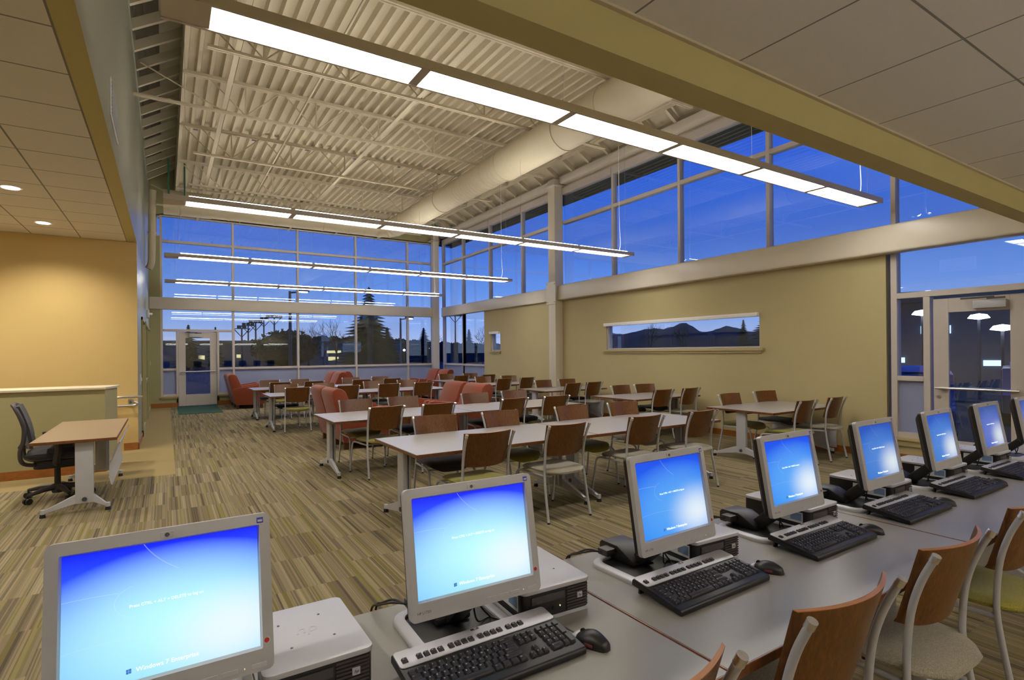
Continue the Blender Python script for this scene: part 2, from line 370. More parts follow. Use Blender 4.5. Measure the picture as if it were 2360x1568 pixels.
# ceilings of the low parts
mb = MB().box(XB, -.52, YB, 11.2, 3.516, 3.56); struct(mb, 'ceiling', M['tileL'], smooth=0)
mb = MB().box(-.4, 8.9, YB, 1.406, 2.80, 2.84); struct(mb, 'ceiling', M['tileR'], smooth=0)
# edge angle beside the tiles
struct(MB().box(-.4, 8.9, 1.388, 1.406, 2.790, 2.80), 'trim_3', M['cream'], smooth=0)
# bulkheads
mb = MB().box(-.4, 8.78, 1.406, 1.53, 2.641, 6.9); struct(mb, 'wall_near_bulkhead', M['olive2'], smooth=0)
mb = MB().box(-.53, -.4, YB, 11.19, 3.51, 7.4, 0)
o = struct(mb, 'wall_left_bulkhead', [M['greywall'], M['olive2']], smooth=0)
for p in o.data.polygons:
    if p.normal.z < -.9 or p.normal.x < -.9: p.material_index = 1
struct(MB().box(-.41, -.385, 1.53, YF, 6.42, 6.50), 'trim_4', M['greywall'], smooth=0)
# left wall beyond the low part, with its glazed openings
mb = MB().box(-.54, -.4, 11.195, 12.85, 0, 7.4).box(-.55, -.4, 12.85, 18.72, 2.35, 7.4).box(-.55, -.4, 18.72, YF+.2, 0, 7.4)
mb.box(-.55, -.4, 14.55, 14.7, 0, 2.35).box(-.55, -.4, 16.5, 16.65, 0, 2.35).box(-.55, -.53, 12.85, 18.72, 0, 2.35)
struct(mb, 'wall_left', M['greywall'], smooth=0)
for i, (a, b) in enumerate(((12.85, 14.55), (14.7, 16.5), (16.65, 18.72))):
    mb = MB(); 
    for y0, y1, z0, z1 in ((a, a+.06, 0, 2.35), (b-.06, b, 0, 2.35), (a, b, 2.29, 2.35), (a, b, .95 if i == 1 else 0, 1.03 if i == 1 else .12)): mb.box(-.52, -.372, y0, y1, z0, z1)
    d = struct(mb, 'door_%d' % (i+3), M['sage'], smooth=0)
    MB().box(-.525, -.505, a+.06, b-.06, .1, 2.29).build('panel', M['sage'], d)
mb = MB().box(XB, -.545, 11.19, 11.34, 0, 3.52).box(-.545, -.401, 11.185, 11.194, 0, 3.508); struct(mb, 'wall_stair', M['gold'], smooth=0)
struct(MB().box(XB-.15, XB, YB, 11.34, 0, 3.6), 'wall_far_left', M['gold'], smooth=0)
struct(MB().box(XB, 9.2, YB-.15, YB, 0, 3.6), 'wall_back', M['olive'], smooth=0)
# low wall around the stair
mb = MB().prism([(-3.9, 9.35), (-.71, 9.35), (-.61, 9.86), (-.61, 9.95), (-3.9, 9.95)], 0, 1.13, 'z'); struct(mb, 'wall_stair_low', M['sage'], smooth=0)
mb = MB().prism([(-3.9, 9.32), (-.70, 9.32), (-.58, 9.84), (-.58, 9.98), (-3.9, 9.98)], 1.13, 1.16, 'z'); struct(mb, 'trim_6', M['cream'], bevel=.004)
struct(MB().prism([(-3.9, 9.335), (-.70, 9.335), (-.595, 9.86), (-.595, 9.96), (-.61, 9.96), (-.61, 9.86), (-.715, 9.35), (-3.9, 9.35)], 0, .115), 'baseboard_stair', M['base'], smooth=0)
struct(MB().box(-.60, -.39, 11.172, 11.19, 0, .12).box(-.4, -.385, 11.172, 12.85, 0, .1), 'baseboard_left', M['base'], smooth=0)
# ---- far wall
struct(MB().box(-.4, -.125, YF, YF+.16, 0, 5.18).box(-.55, 9.1, YF+.02, YF+.16, 5.83, 7.5).box(-.125, .32, YF, YF+.16, 0, .30).box(1.37, 9.0, YF, YF+.16, 0, .30), 'wall_far', M['sage'], smooth=0)
struct(MB().box(-.4, .31, YF-.016, YF, 0, .14).box(1.38, 8.75, YF-.016, YF, 0, .14), 'baseboard_far', M['base'], smooth=0)
struct(MB().box(-.16, .31, YF-.05, YF+.02, .30, .335).box(1.39, 8.72, YF-.05, YF+.02, .30, .335).box(-.13, .30, YF-.02, YF, .25, .30).box(1.40, 8.72, YF-.02, YF, .25, .30), 'trim_7', M['olive'], smooth=0)
struct(MB().box(-.4, 8.80, YF-.06, YF+.14, 2.975, 3.337), 'trim_8', M['steel'], bevel=.012)
fm = .033
wn = [0]
def win(parts_fn, panes, frost=(), name=None):
    wn[0] += 1; mb = MB(); parts_fn(mb)
    w = struct(mb, name or 'window_%d' % wn[0], M['frame'], bevel=.004, seg=1)
    for f in panes:
        g = MB(); f(g); g.build('glass_pane', M['glass'], w, smooth=0)
    for f in frost:
        g = MB(); f(g); g.build('frosted_pane', M['frost'], w, smooth=0)
    return w
xs = [-.10, 1.84, 3.81, 5.79, 7.76, 8.78]
GY = YF+.09
def fpane(a, b, z0, z1): return lambda g: g.box(a, b, GY-.004, GY+.004, z0, z1)
for i in range(5):
    a, b = xs[i], xs[i+1]
    def up(mb, a=a, b=b):
        for x in ([a, b] if i == 4 else [a]): mb.box(x-fm, x+fm, YF+.02, YF+.15, 3.30, 5.86)
        for z in (5.05, 5.83): mb.box(a+fm, b-fm, YF+.02, YF+.15, z-.038, z+.038)
    win(up, [fpane(a+.03, b-.03, 3.3, 5.02), fpane(a+.03, b-.03, 5.08, 5.80)])
    def lo(mb, a=a, b=b, i=i):
        mb.box(a-fm, a+fm, YF+.02, YF+.15, .335, 3.0)
        if i == 4: mb.box(b-fm, b+fm, YF+.02, YF+.15, .335, 3.0)
        if i == 0:
            mb.box(a+fm, b-fm, YF+.02, YF+.15, 2.31, 2.38)
            for u, v in ((a+fm, .30), (1.39, b-fm)):
                mb.box(u, v, YF+.02, YF+.15, .335, .40); mb.box(u, v, YF+.02, YF+.15, 1.115, 1.185)
            mb.box(.27, .33, YF, YF+.15, 0, 2.31); mb.box(1.37, 1.43, YF, YF+.15, 0, 2.31)
        else:
            mb.box(a+fm, b-fm, YF+.02, YF+.15, .335, .40); mb.box(a+fm, b-fm, YF+.02, YF+.15, 1.115, 1.185)
    if i == 0:
        win(lo, [fpane(a+.03, b-.03, 2.37, 3.0), fpane(a+.03, .28, 1.18, 2.32), fpane(1.42, b-.03, 1.18, 2.32)], [fpane(a+.03, .28, .38, 1.12), fpane(1.42, b-.03, .38, 1.12)])
    else:
        win(lo, [fpane(a+.03, b-.03, 1.18, 3.0)], [fpane(a+.03, b-.03, .38, 1.12)])
# narrow high window beside the left wall
win(lambda mb: mb.box(-.22, -.19, YF+.02, YF+.15, 5.18, 5.80).box(-.4, -.13, YF+.02, YF+.15, 5.74, 5.80).box(-.4, -.13, YF+.02, YF+.15, 5.16, 5.2), [fpane(-.4, -.13, 5.2, 5.75)])
# far door
def leaf_door(name, x0, x1, gx0, gx1, gz0, gz1, ztop, tf, closer, bar, knob):
    mb = MB(); t = .045
    for a, b, c, d in ((x0, gx0, .02, ztop), (gx1, x1, .02, ztop), (gx0, gx1, .02, gz0), (gx0, gx1, gz1, ztop)): mb.box(a, b, -t/2, t/2, c, d)
    d = struct(mb, name, M['frame'], bevel=.003, seg=1)
    MB().box(gx0, gx1, -.004, .004, gz0, gz1).build('glass_pane', M['glass'], d, smooth=0)
    h = MB().tube([(x0+.04, -.09, bar), (x1-.04, -.09, bar)], .016, 10)
    for x in (x0+.11, x1-.11): h.tube([(x, -.09, bar), (x, 0, bar)], .014, 8).box(x-.035, x+.035, -.05, -.02, bar-.02, bar+.02)
    h.build('push_bar', M['alu'], d)
    c = MB().box(closer[0], closer[1], -.10, -.02, ztop-.16, ztop-.06); cc = c.build('door_closer', M['silver'], d, bevel=.005)
    MB().box(closer[0]-.12, closer[0]+.22, -.12, -.10, ztop-.035, ztop-.015).box(closer[0]+.15, closer[1], -.13, -.105, ztop-.05, ztop-.03).build('closer_arm', M['darkgrey'], d)
    MB().cyl((knob, -.03, bar-.12), (knob, -.015, bar-.12), .025).build('lock', M['alu'], d)
    return d
d = leaf_door('door_1', .335, 1.365, .52, 1.18, .37, 2.11, 2.30, 0, (.62, .95), 1.075, 1.30); d.location = (0, YF+.09, 0)
# entrance mat
tag(MB().box(.28, 1.33, 16.95, 19.42, 0, .012).build('entrance_mat', M['mat']), 'dark green entrance mat on the carpet before the glazed door', 'mat')
# ---- corner and wall columns
struct(MB().prism([(8.70, YF-.25), (8.93, YF-.25), (8.93, YF-.02), (8.70, YF-.02)], 0, 6.3), 'trim_9', M['steel'], bevel=.012)
struct(MB().box(8.58, 8.93, YF-.30, YF-.0, 5.86, 5.90).box(8.68, 8.95, YF-.27, YF-.02, 2.90, 2.93), 'trim_10', M['steel'], bevel=.004)
mb = MB(); wbox(mb, -.14, .14, 11.55, 11.86, 0, 6.2); wbox(mb, -.22, .18, 11.48, 11.93, 6.0, 6.04); struct(mb, 'trim_11', M['steel'], bevel=.012)
mb = MB(); wbox(mb, -.17, -.14, 11.50, 11.92, 2.86, 3.46)
for y in (11.55, 11.87):
    for z in (2.92, 3.40):
        mb.add([(WX(y, -.185), y+u, z+v) for u, v in ((-.015, -.015), (.015, -.015), (.015, .015), (-.015, .015))]+[(WX(y, -.165), y+u, z+v) for u, v in ((-.015, -.015), (.015, -.015), (.015, .015), (-.015, .015))], [(0, 1, 2, 3), (0, 4, 5, 1), (1, 5, 6, 2), (2, 6, 7, 3), (3, 7, 4, 0)])
struct(mb, 'trim_12', M['steel'], bevel=.003, seg=1)
mb = MB(); wbox(mb, -.0, .16, 11.86, YF-.2, 2.975, 3.337); struct(mb, 'trim_13', M['steel'], bevel=.03, seg=3)
mb = MB(); wbox(mb, -.08, .16, -3, 11.55, 2.965, 3.36); struct(mb, 'trim_14', M['steel'], bevel=.03, seg=3)
# ---- right wall
mb = MB()
a0, a1 = 4.0, 0
def wall_piece(y0, y1, z0, z1): wbox(mb, .10, .30, y0, y1, z0, z1)
wall_piece(9.80, 11.86, 0, 3.1); wall_piece(11.86, 14.88, 0, 3.1); wall_piece(15.50, 15.94, 0, 3.1); wall_piece(14.88, 15.50, 0, 1.63); wall_piece(14.88, 15.50, 2.27, 3.1)
wall_piece(5.74, 9.80, 0, 1.63); wall_piece(5.74, 9.80, 2.265, 3.1); wall_piece(3.73, 5.74, 0, 3.1); wall_piece(15.94, YF, 0, .3); wall_piece(3.25, 3.73, 0, .30)
wall_piece(-5, .8, 0, 3.1)
struct(mb, 'wall_right', M['olive'], smooth=0)
mb = MB(); wbox(mb, .085, .10, 3.73, 11.5, 0, .105); wbox(mb, .085, .10, 11.9, 15.94, 0, .105); wbox(mb, .085, .10, 15.94, YF, 0, .105); wbox(mb, .085, .10, 3.24, 3.73, 0, .105); struct(mb, 'baseboard_right', M['base'], smooth=0)
mb = MB(); wbox(mb, .04, .12, 5.66, 9.88, 1.585, 1.63); wbox(mb, .07, .10, 5.70, 9.84, 1.54, 1.585); struct(mb, 'trim_15', M['olive'], bevel=.003)
mb = MB(); wbox(mb, .04, .12, 14.84, 15.54, 1.585, 1.63); wbox(mb, .07, .10, 14.86, 15.52, 1.54, 1.585); struct(mb, 'trim_16', M['olive'], bevel=.003)
mb = MB(); wbox(mb, .04, .14, 3.22, 3.66, .30, .335); wbox(mb, .07, .12, 3.24, 3.64, .22, .30); struct(mb, 'trim_17', M['olive'], bevel=.003)
def wwin(frames, panes, frost=()):
    def pf(mb):
        for f in frames: wbox(mb, f[4] if len(f) > 4 else .12, f[5] if len(f) > 5 else .25, *f[:4])
    def P(y0, y1, z0, z1): return lambda g: wbox(g, .176, .184, y0, y1, z0, z1)
    return win(pf, [P(*p) for p in panes], [P(*p) for p in frost])
# slot windows with their blinds
for y0, y1, z1 in ((5.74, 9.80, 2.265), (14.88, 15.50, 2.27)):
    wwin([(y0, y1, 1.63, 1.665), (y0, y1, z1-.03, z1), (y1-.03, y1, 1.63, z1), (y0, y0+.03, 1.63, z1)], [(y0+.02, y1-.02, 1.66, z1)])
mb = MB(); wbox(mb, .02, .11, 5.75, 9.82, 2.19, 2.262); tag(mb.build('roller_blind', M['white'], bevel=.004), 'rolled-up white blind along the top of the long slot window', 'blind')
mb = MB(); wbox(mb, .02, .11, 14.89, 15.50, 2.19, 2.266); tag(mb.build('roller_blind', M['white'], bevel=.004), 'short rolled-up white blind in the small square window', 'blind')
# clerestory bays
ym = [1.62, 3.64, 5.59, 7.57, 9.58, 11.58]
for i in range(5):
    a, b = ym[i], ym[i+1]
    fr = [(a-fm, a+fm, 3.30, 5.98), (a+fm, b-fm, 5.01, 5.09), (a+fm, b-fm, 5.80, 5.98, .10, .25)]
    wwin(fr, [(a+.03, b-.03, 3.3, 5.03), (a+.03, b-.03, 5.07, 5.82)])
ym2 = [11.8, 13.61, 15.62, 17.64, 19.40]
for i in range(4):
    a, b = ym2[i], ym2[i+1]
    fr = [(b-fm, b+fm, 3.30, 5.98), (a+fm, b-fm, 5.01, 5.09), (a+fm, b-fm, 5.80, 5.98, .10, .25)]
    wwin(fr, [(a+.03, b-.03, 3.3, 5.03), (a+.03, b-.03, 5.07, 5.82)])
mb = MB(); wbox(mb, -.02, .2, 1.5, 11.5, 6.06, 6.24); wbox(mb, -.02, .2, 11.9, YF, 6.06, 6.24); struct(mb, 'trim_18', M['steel'], bevel=.01)
mb = MB(); wbox(mb, .2, .26, 1.5, YF, 5.98, 6.9); struct(mb, 'wall_right_top', M['cream'], smooth=0)
# lower corner windows on the right wall
for a, b in ((15.97, 17.64), (17.64, 19.36)):
    wwin([(b-fm, b+fm, .3, 3.0), (a+fm, b-fm, 1.115, 1.185), (a+fm, b-fm, .30, .36), (a-fm, a+fm, .3, 3.0)], [(a+.03, b-.03, 1.18, 3.0)], [(a+.03, b-.03, .35, 1.12)])
# door bay on the right wall
wwin([(3.60, 3.68, .335, 3.0), (.85, 3.60, 2.31, 2.39), (3.20, 3.28, 0, 2.31), (2.14, 2.20, 0, 2.31), (.78, .85, 0, 3.0), (3.28, 3.60, 1.14, 1.21), (3.28, 3.60, .335, .41), (.85, 2.14, 1.14, 1.21), (.85, 2.14, 0, .41)],
     [(.85, 3.60, 2.38, 3.0), (3.28, 3.60, 1.2, 2.32), (.85, 2.14, 1.2, 2.32)], [(3.28, 3.60, .4, 1.15), (.85, 2.14, .4, 1.15)])
d = leaf_door('door_2', 0, .94, .17, .80, .36, 2.08, 2.27, 0, (.45, .78), 1.06, .06)
ang = math.atan(.02)
d.matrix_world = Matrix(((.02, 1, 0, WX(3.175, .18)), (-1, .02, 0, 3.175), (0, 0, 1, 0), (0, 0, 0, 1)))
# eaves outside
struct(MB().prism([(WX(-2, .26), -2), (WX(-2, 1.5), -2), (WX(YF, 1.15), YF+1.2), (7.9, YF+.7), (WX(YF, .2), YF+.2)], 5.98, 6.25), 'roof_eave', M['soffit'], smooth=0)
struct(MB().box(-6.2, 9.6, -5.2, YF+.16, 7.55, 7.7), 'roof', M['soffit'], smooth=0)

# ================================================================ roof joists, bridging, ducts
def joist(Y, x0, x1, label):
    j = thing('roof_joist', label, 'joist', (0, Y, 0), 0, 'open web steel joists under the deck')
    c = MB(); c.box(.28, x1, -.05, -.008, 6.225, 6.28).box(.28, x1, .008, .05, 6.225, 6.28); c.build('top_chord', M['cream'], j, smooth=0)
    c = MB(); c.box(x0, x1-.5, -.038, -.008, 5.70, 5.735).box(x0, x1-.5, .008, .038, 5.70, 5.735).box(x0, x1-.5, -.008, .008, 5.715, 5.735); c.build('bottom_chord', M['cream'], j, smooth=0)
    w = MB(); x = 1.2
    w.tube([(-.3, 0, 6.24) if x0 < 0 else (.32, 0, 6.24), (x-.35, 0, 5.73)], .011, 6)
    while x < x1-.6:
        w.tube([(x-.55, 0, 6.24), (x, 0, 5.73)], .011, 6).tube([(x+.55, 0, 6.24), (x, 0, 5.73)], .011, 6).box(x-.012, x+.012, -.012, .012, 5.73, 6.24); x += 1.18
    w.build('web', M['cream'], j, smooth=0)
    return j
for k, (Y, x0) in enumerate(((3.9, .5), (6.12, .5), (8.28, .5), (10.4, -.4), (12.8, .5), (15.25, .5), (17.7, -.4))):
    joist(Y, x0, 8.05, ['cream steel roof joist above the bulkhead edge, out of reach of the ducts', 'cream steel roof joist nearest the near bulkhead, mostly hidden by it', 'cream steel roof joist directly beyond the nearest long light', 'cream steel roof joist whose bottom chord reaches the grey left wall',
        'cream steel roof joist in the middle of the room with a stub end at left', 'cream steel roof joist in front of the far cross duct', 'cream steel roof joist behind the cross duct by the far windows'][k])
for k, X in enumerate((.86, 2.0, 3.5, 5.0, 6.5)):
    b = MB().box(X-.035 if k % 2 == 0 else X-.012, X+.035 if k % 2 == 0 else X+.012, 1.53, YF, 5.742, 5.755 if k % 2 == 0 else 5.77)
    tag(b.build('bridging_bar', M['cream'], smooth=0), ['flat cream bridging bar across the joists nearest the left wall', 'thin cream bridging rod second from the left wall', 'flat cream bridging bar across the middle of the joists', 'thin cream bridging rod beside the big duct, on its window side not', 'flat cream bridging bar above the big duct'][k].replace(', on its window side not', ''), 'bar', 'bridging across the roof joists')
def kick(y, left, lab, grp):
    w = .07
    if left: vs = [(-.4, y, 6.48), (.27, y, 6.91), (.27, y+w, 6.91), (-.4, y+w, 6.48), (-.4, y, 6.64), (.27, y, 7.07), (.27, y+w, 7.07), (-.4, y+w, 6.64)]
    else:
        xa = WX(y, .1); vs = [(xa, y, 6.22), (xa-.6, y, 6.58), (xa-.6, y+w, 6.58), (xa, y+w, 6.22), (xa, y, 6.36), (xa-.6, y, 6.72), (xa-.6, y+w, 6.72), (xa, y+w, 6.36)]
    o = MB().add(vs, [(0, 1, 2, 3), (4, 7, 6, 5), (0, 4, 5, 1), (3, 2, 6, 7), (0, 3, 7, 4), (1, 5, 6, 2)]).build('outrigger', M['cream'], smooth=0)
    return tag(o, lab, 'strut', grp)
for i in range(24): kick(2.3+i*.69, 1, 'sloping cream outrigger bar at the top of the left wall', 'outriggers along the left wall')
for i in range(25): kick(2.0+i*.69, 0, 'sloping cream outrigger bar above the clerestory windows', 'outriggers above the right windows')
def duct(name, pts, r, label, seams, flex=None):
    d = thing(name, label, 'duct', pts[0], 0, 'round ducts under the roof'); o = Vector(pts[0])
    P = [Vector(p)-o for p in pts]; MB().tube(P, r, 32).build('duct_pipe', M['cream'], d)
    for k in seams:
        a = P[0].lerp(P[-1], k) if len(P) == 2 else P[k]
        dr = (P[-1]-P[0]).normalized() if len(P) == 2 else (P[min(k+1, len(P)-1)]-P[k-1]).normalized()
        rr_ = (r if not isinstance(r, list) else (r[0]+(r[-1]-r[0])*k if len(P) == 2 else r[k]))
        MB().tube([a-dr*.012, a+dr*.012], rr_+.014, 32).build('seam_band', M['cream'], d)
    return d
# main duct beside the right windows: fatter near the bulkhead, ribbed in between
d = duct('spiral_duct', [(5.60, 1.6, 5.3), (5.68, 6.2, 5.3)], .33, 'largest cream round duct, coming out over the near bulkhead', (.45, .55, .62, .98))
d = duct('spiral_duct', [(5.68, 6.2, 5.3), (5.70, 9.1, 5.3)], .315, 'smooth cream round duct length over the middle tables', (.35, .99))
sp = duct('spiral_duct', [(5.70, 9.1, 5.3), (5.74, 15.0, 5.3)], [.285, .275], 'ribbed cream spiral duct length towards the far windows', (.12, .5, .75, .9))
rb = MB()
for i in range(28):
    y = 9.3+i*.13-9.1; rb.tube([(0+.007*y, y-.006, 0), (.007*y, y+.006, 0)], .291-.0005*i, 28)
rb.build('spiral_ribs', M['cream'], sp)
el = smoothpts([(5.74, 14.95, 5.3), (5.72, 15.25, 5.3), (5.6, 15.5, 5.3), (5.3, 15.62, 5.3), (4.9, 15.65, 5.3)], 4)
duct('duct_elbow', el, .27, 'cream duct elbow turning left in front of the far windows', (4, 8, 12))
duct('cross_duct', [(4.9, 15.65, 5.3), (1.0, 15.65, 5.3)], .26, 'cream cross duct running above the far windows to the left wall', (.12, .3, .62, .9))
duct('cross_duct', [(1.0, 15.65, 5.32), (-.02, 15.65, 5.32)], .30, 'fat cream end of the cross duct with a vent face by the left wall', (.2, .65))
duct('drop_duct', smoothpts([(-.23, 15.6, 5.55), (-.25, 15.6, 5.0), (-.26, 15.6, 4.1), (-.275, 15.6, 3.8), (-.33, 15.6, 3.66)], 4), .075, 'slim cream duct dropping down the corner of the left wall', (6,))
for x, l in ((.09, 'green strap hanging over the cross duct by the left wall'), (.42, 'green strap over the cross duct, farther from the left wall')):
    tag(MB().box(x-.02, x+.02, 15.3, 15.31, 5.4, 6.285).build('hanger_strap', M['gstrap'], smooth=0), l, 'strap', 'green duct straps')
# small black open boxes on the deck near the fourth joist
for i in range(7):
    x = .56+i*1.105; b = MB().box(x-.045, x+.045, 13.0, 13.09, 6.28, 6.355)
    o = tag(b.build('deck_box', M['darkgrey'], smooth=0), 'small dark square box under the deck beyond the stub-ended joist', 'box', 'row of dark boxes under the deck')
    MB().box(x-.03, x+.03, 12.985, 13.0, 6.29, 6.345).build('box_mouth', M['black'], o, smooth=0)

# ================================================================ pendant lights
def light(Y, lab, z=3.57):
    L = thing('pendant_light', lab, 'light', (0, Y, z), 0, 'long pendant lights hung across the room')
    x0, seg, n = .235, 1.307, 6; x1 = x0+seg*n; w = .145
    h = MB().box(-.01, x1+.09, -w, -w+.018, -.006, .06).box(-.01, x1+.09, w-.018, w, -.006, .06).box(-.01, x0, -w+.014, w-.014, 0, .045).box(x1, x1+.09, -w+.014, w-.014, 0, .03)
    for k in range(1, n): h.box(x0+k*seg-.034, x0+k*seg+.034, -w+.014, w-.014, -.003, .03)
    h.box(x0, x1, -w+.01, w-.01, .050, .056).box(x0, x1, -.05, .05, .042, .075)
    h.build('housing', M['frame'], L, smooth=0)
    for k in range(n):
        a, b = x0+k*seg+.034, x0+(k+1)*seg-.034
        MB().box(a, b, -w+.016, -.004, .006, .012).box(a, b, .004, w-.016, .006, .012).box(a, b, -.004, .004, .012, .014).build('lens', M['lamp'], L, smooth=0)
        MB().prism([(-.10, .066), (-.055, .088), (-.05, .086), (-.09, .062)], a, b, 'x').prism([(.10, .066), (.055, .088), (.05, .086), (.09, .062)], a, b, 'x').build('uplight_lens', M['lampup'], L, smooth=0)
    top = 6.28-z
    for k in (0, 2, 4, 6):
        x = x0+k*seg-(0.02 if k == 6 else 0); MB().tube([(x, 0, .07), (x, 0, top)], .0022, 5).build('wire', M['alu'], L)
        if k in (2, 4): MB().cyl((x, 0, top-.02), (x, 0, top), .06).build('canopy', M['white'], L)
    MB().tube(smoothpts([(x1-.18, .03, .07), (x1-.13, .03, .25), (x1-.15, .03, .6), (x1-.16, .03, 1.4), (x1-.16, .03, top)], 4), .006, 6).build('power_cord', M['white'], L)
    return L
light(3.62, 'nearest and largest looking of the four long pendant lights')
light(8.23, 'long pendant light second from the camera, over the second table row')
light(12.9, 'long pendant light third from the camera')
light(17.4, 'farthest and thinnest looking of the four long pendant lights')

def downlight(x, y, z, lab, grp='recessed ceiling downlights'):
    d = thing('downlight', lab, 'light', (x, y, z), 0, grp)
    MB().lathe([(.088, -.004), (.105, -.006), (.108, 0), (.085, .001)], 24).build('trim_ring', M['white'], d)
    MB().lathe([(.001, -.012), (.078, -.010), (.078, -.007), (.001, -.007)], 24).build('lens', M['down'], d)
    l = bpy.data.lights.new('downlight_beam', 'SPOT'); l.energy = DOWN_E; l.color = (1, .92, .80); l.spot_size = 2.5; l.spot_blend = .8; l.shadow_soft_size = .07
    lo = bpy.data.objects.new('downlight_beam', l); COL.objects.link(lo); lo.parent = d; lo.location = (0, 0, -.03)
DOWN_E = 170
for i, (x, y) in enumerate(((-1.47, 8.25), (-1.47, 10.2), (-3.3, 8.25), (-3.3, 10.2), (-1.47, 5.2), (-3.3, 5.2), (-1.47, 1.5), (-3.3, 1.5))):  # only the first two are in view; the others are added for light
    downlight(x, y, 3.516, ['round recessed downlight in the left tiled ceiling, the nearer of two', 'round recessed downlight in the left tiled ceiling, closest to the gold wall'][i] if i < 2 else 'round recessed downlight outside the picture over the left area')
def office_fill_light(x, y):  # added unseen lamps, hung low to brighten the low ceiling and foreground
    t = thing('office_light', 'hanging office light under the low ceiling behind the camera', 'light', (x, y, 2.25), 0, 'office lights behind the camera')
    MB().box(-.62, .62, -.13, .13, -.01, .03).build('housing', M['white'], t, smooth=0)
    MB().box(-.6, .6, -.11, .11, -.018, -.012).build('lens', M['troff'], t, smooth=0)
    MB().box(-.6, .6, -.11, .11, .032, .038).build('uplight_lens', M['troffup'], t, smooth=0)
    for q in (-.55, .55): MB().tube([(q, 0, .03), (q, 0, .55)], .002, 5).build('wire', M['alu'], t)
for x in (.6, 2.6, 4.6, 6.6):
    for y in (-1.5, -3.8): office_fill_light(x, y)

# ================================================================ small wall items
g = thing('wall_grille', 'white square air grille high on the grey left bulkhead', 'grille', (-.4, 6.35, 3.89), 0)
MB().box(0, .012, -.42, .42, -.17, .17).build('grille_frame', M['white'], g, bevel=.004)
for k in range(9): MB().box(.012, .018, -.38, .38, -.14+k*.034, -.125+k*.034).build('louvre', M['silver'], g, smooth=0)
e = thing('exit_sign', 'small white emergency sign box above the openings in the left wall', 'sign', (-.4, 16.9, 2.66), 0)
MB().box(0, .05, -.16, .16, -.10, .10).build('case', M['white'], e, bevel=.008); MB().cyl((.05, .0, 0), (.12, 0, .0), .03).build('lamp_head', M['white'], e)
s = thing('light_switch', 'white light switch plate on the left wall by the handrail', 'switch', (-.4, 12.2, 1.15), 0)
MB().box(0, .012, -.06, .06, -.1, .1).build('plate', M['white'], s, bevel=.003); MB().box(.012, .03, -.018, .018, -.03, .03).build('toggle', M['white'], s)
s = thing('thermostat', 'small white thermostat on the left wall between the openings', 'thermostat', (-.4, 18.85, 1.35), 0)
MB().box(0, .03, -.05, .05, -.06, .06).build('case', M['white'], s, bevel=.006)
s = thing('outlet_plate', 'white outlet plate with red sockets low on the sage stair wall', 'outlet', (-1.5, 9.35, .50), 0)
MB().box(-.055, .055, -.01, 0, -.075, .075).build('plate', M['white'], s, bevel=.003)
MB().box(-.03, -.008, -.014, -.01, .01, .04).box(.008, .03, -.014, -.01, .01, .04).build('red_socket', M['red'], s, smooth=0)
MB().box(-.03, -.008, -.014, -.01, -.045, -.015).box(.008, .03, -.014, -.01, -.045, -.015).build('dark_socket', M['darkgrey'], s, smooth=0)
def rail(pts, lab, brk):
    h = thing('handrail', lab, 'handrail', pts[0], 0, 'metal handrails at the stair'); o = Vector(pts[0])
    MB().tube([Vector(p)-o for p in smoothpts(pts, 5)], .021, 12).build('rail_tube', M['alu'], h)
    MB().cyl(Vector(brk)-o, Vector(brk)+Vector((0, .11, -.0))-o, .012).cyl(Vector(brk)+Vector((0, .10, 0))-o, Vector(brk)+Vector((0, .112, 0))-o, .04).build('bracket', M['alu'], h)
rail([(-1.1, 11.0, .70), (-.75, 11.0, .86), (-.66, 11.0, .905), (-.5, 11.0, .905), (-.33, 11.0, .905)], 'upper brushed metal handrail ending against the gold stair wall', (-.50, 11.07, .83))
rail([(-1.1, 11.0, .70), (-.72, 11.0, .755), (-.6, 11.0, .76), (-.44, 11.0, .765), (-.41, 11.0, .80), (-.45, 11.0, .82)], 'lower brushed metal handrail loop below the upper one at the stair', (-.50, 11.07, .77))

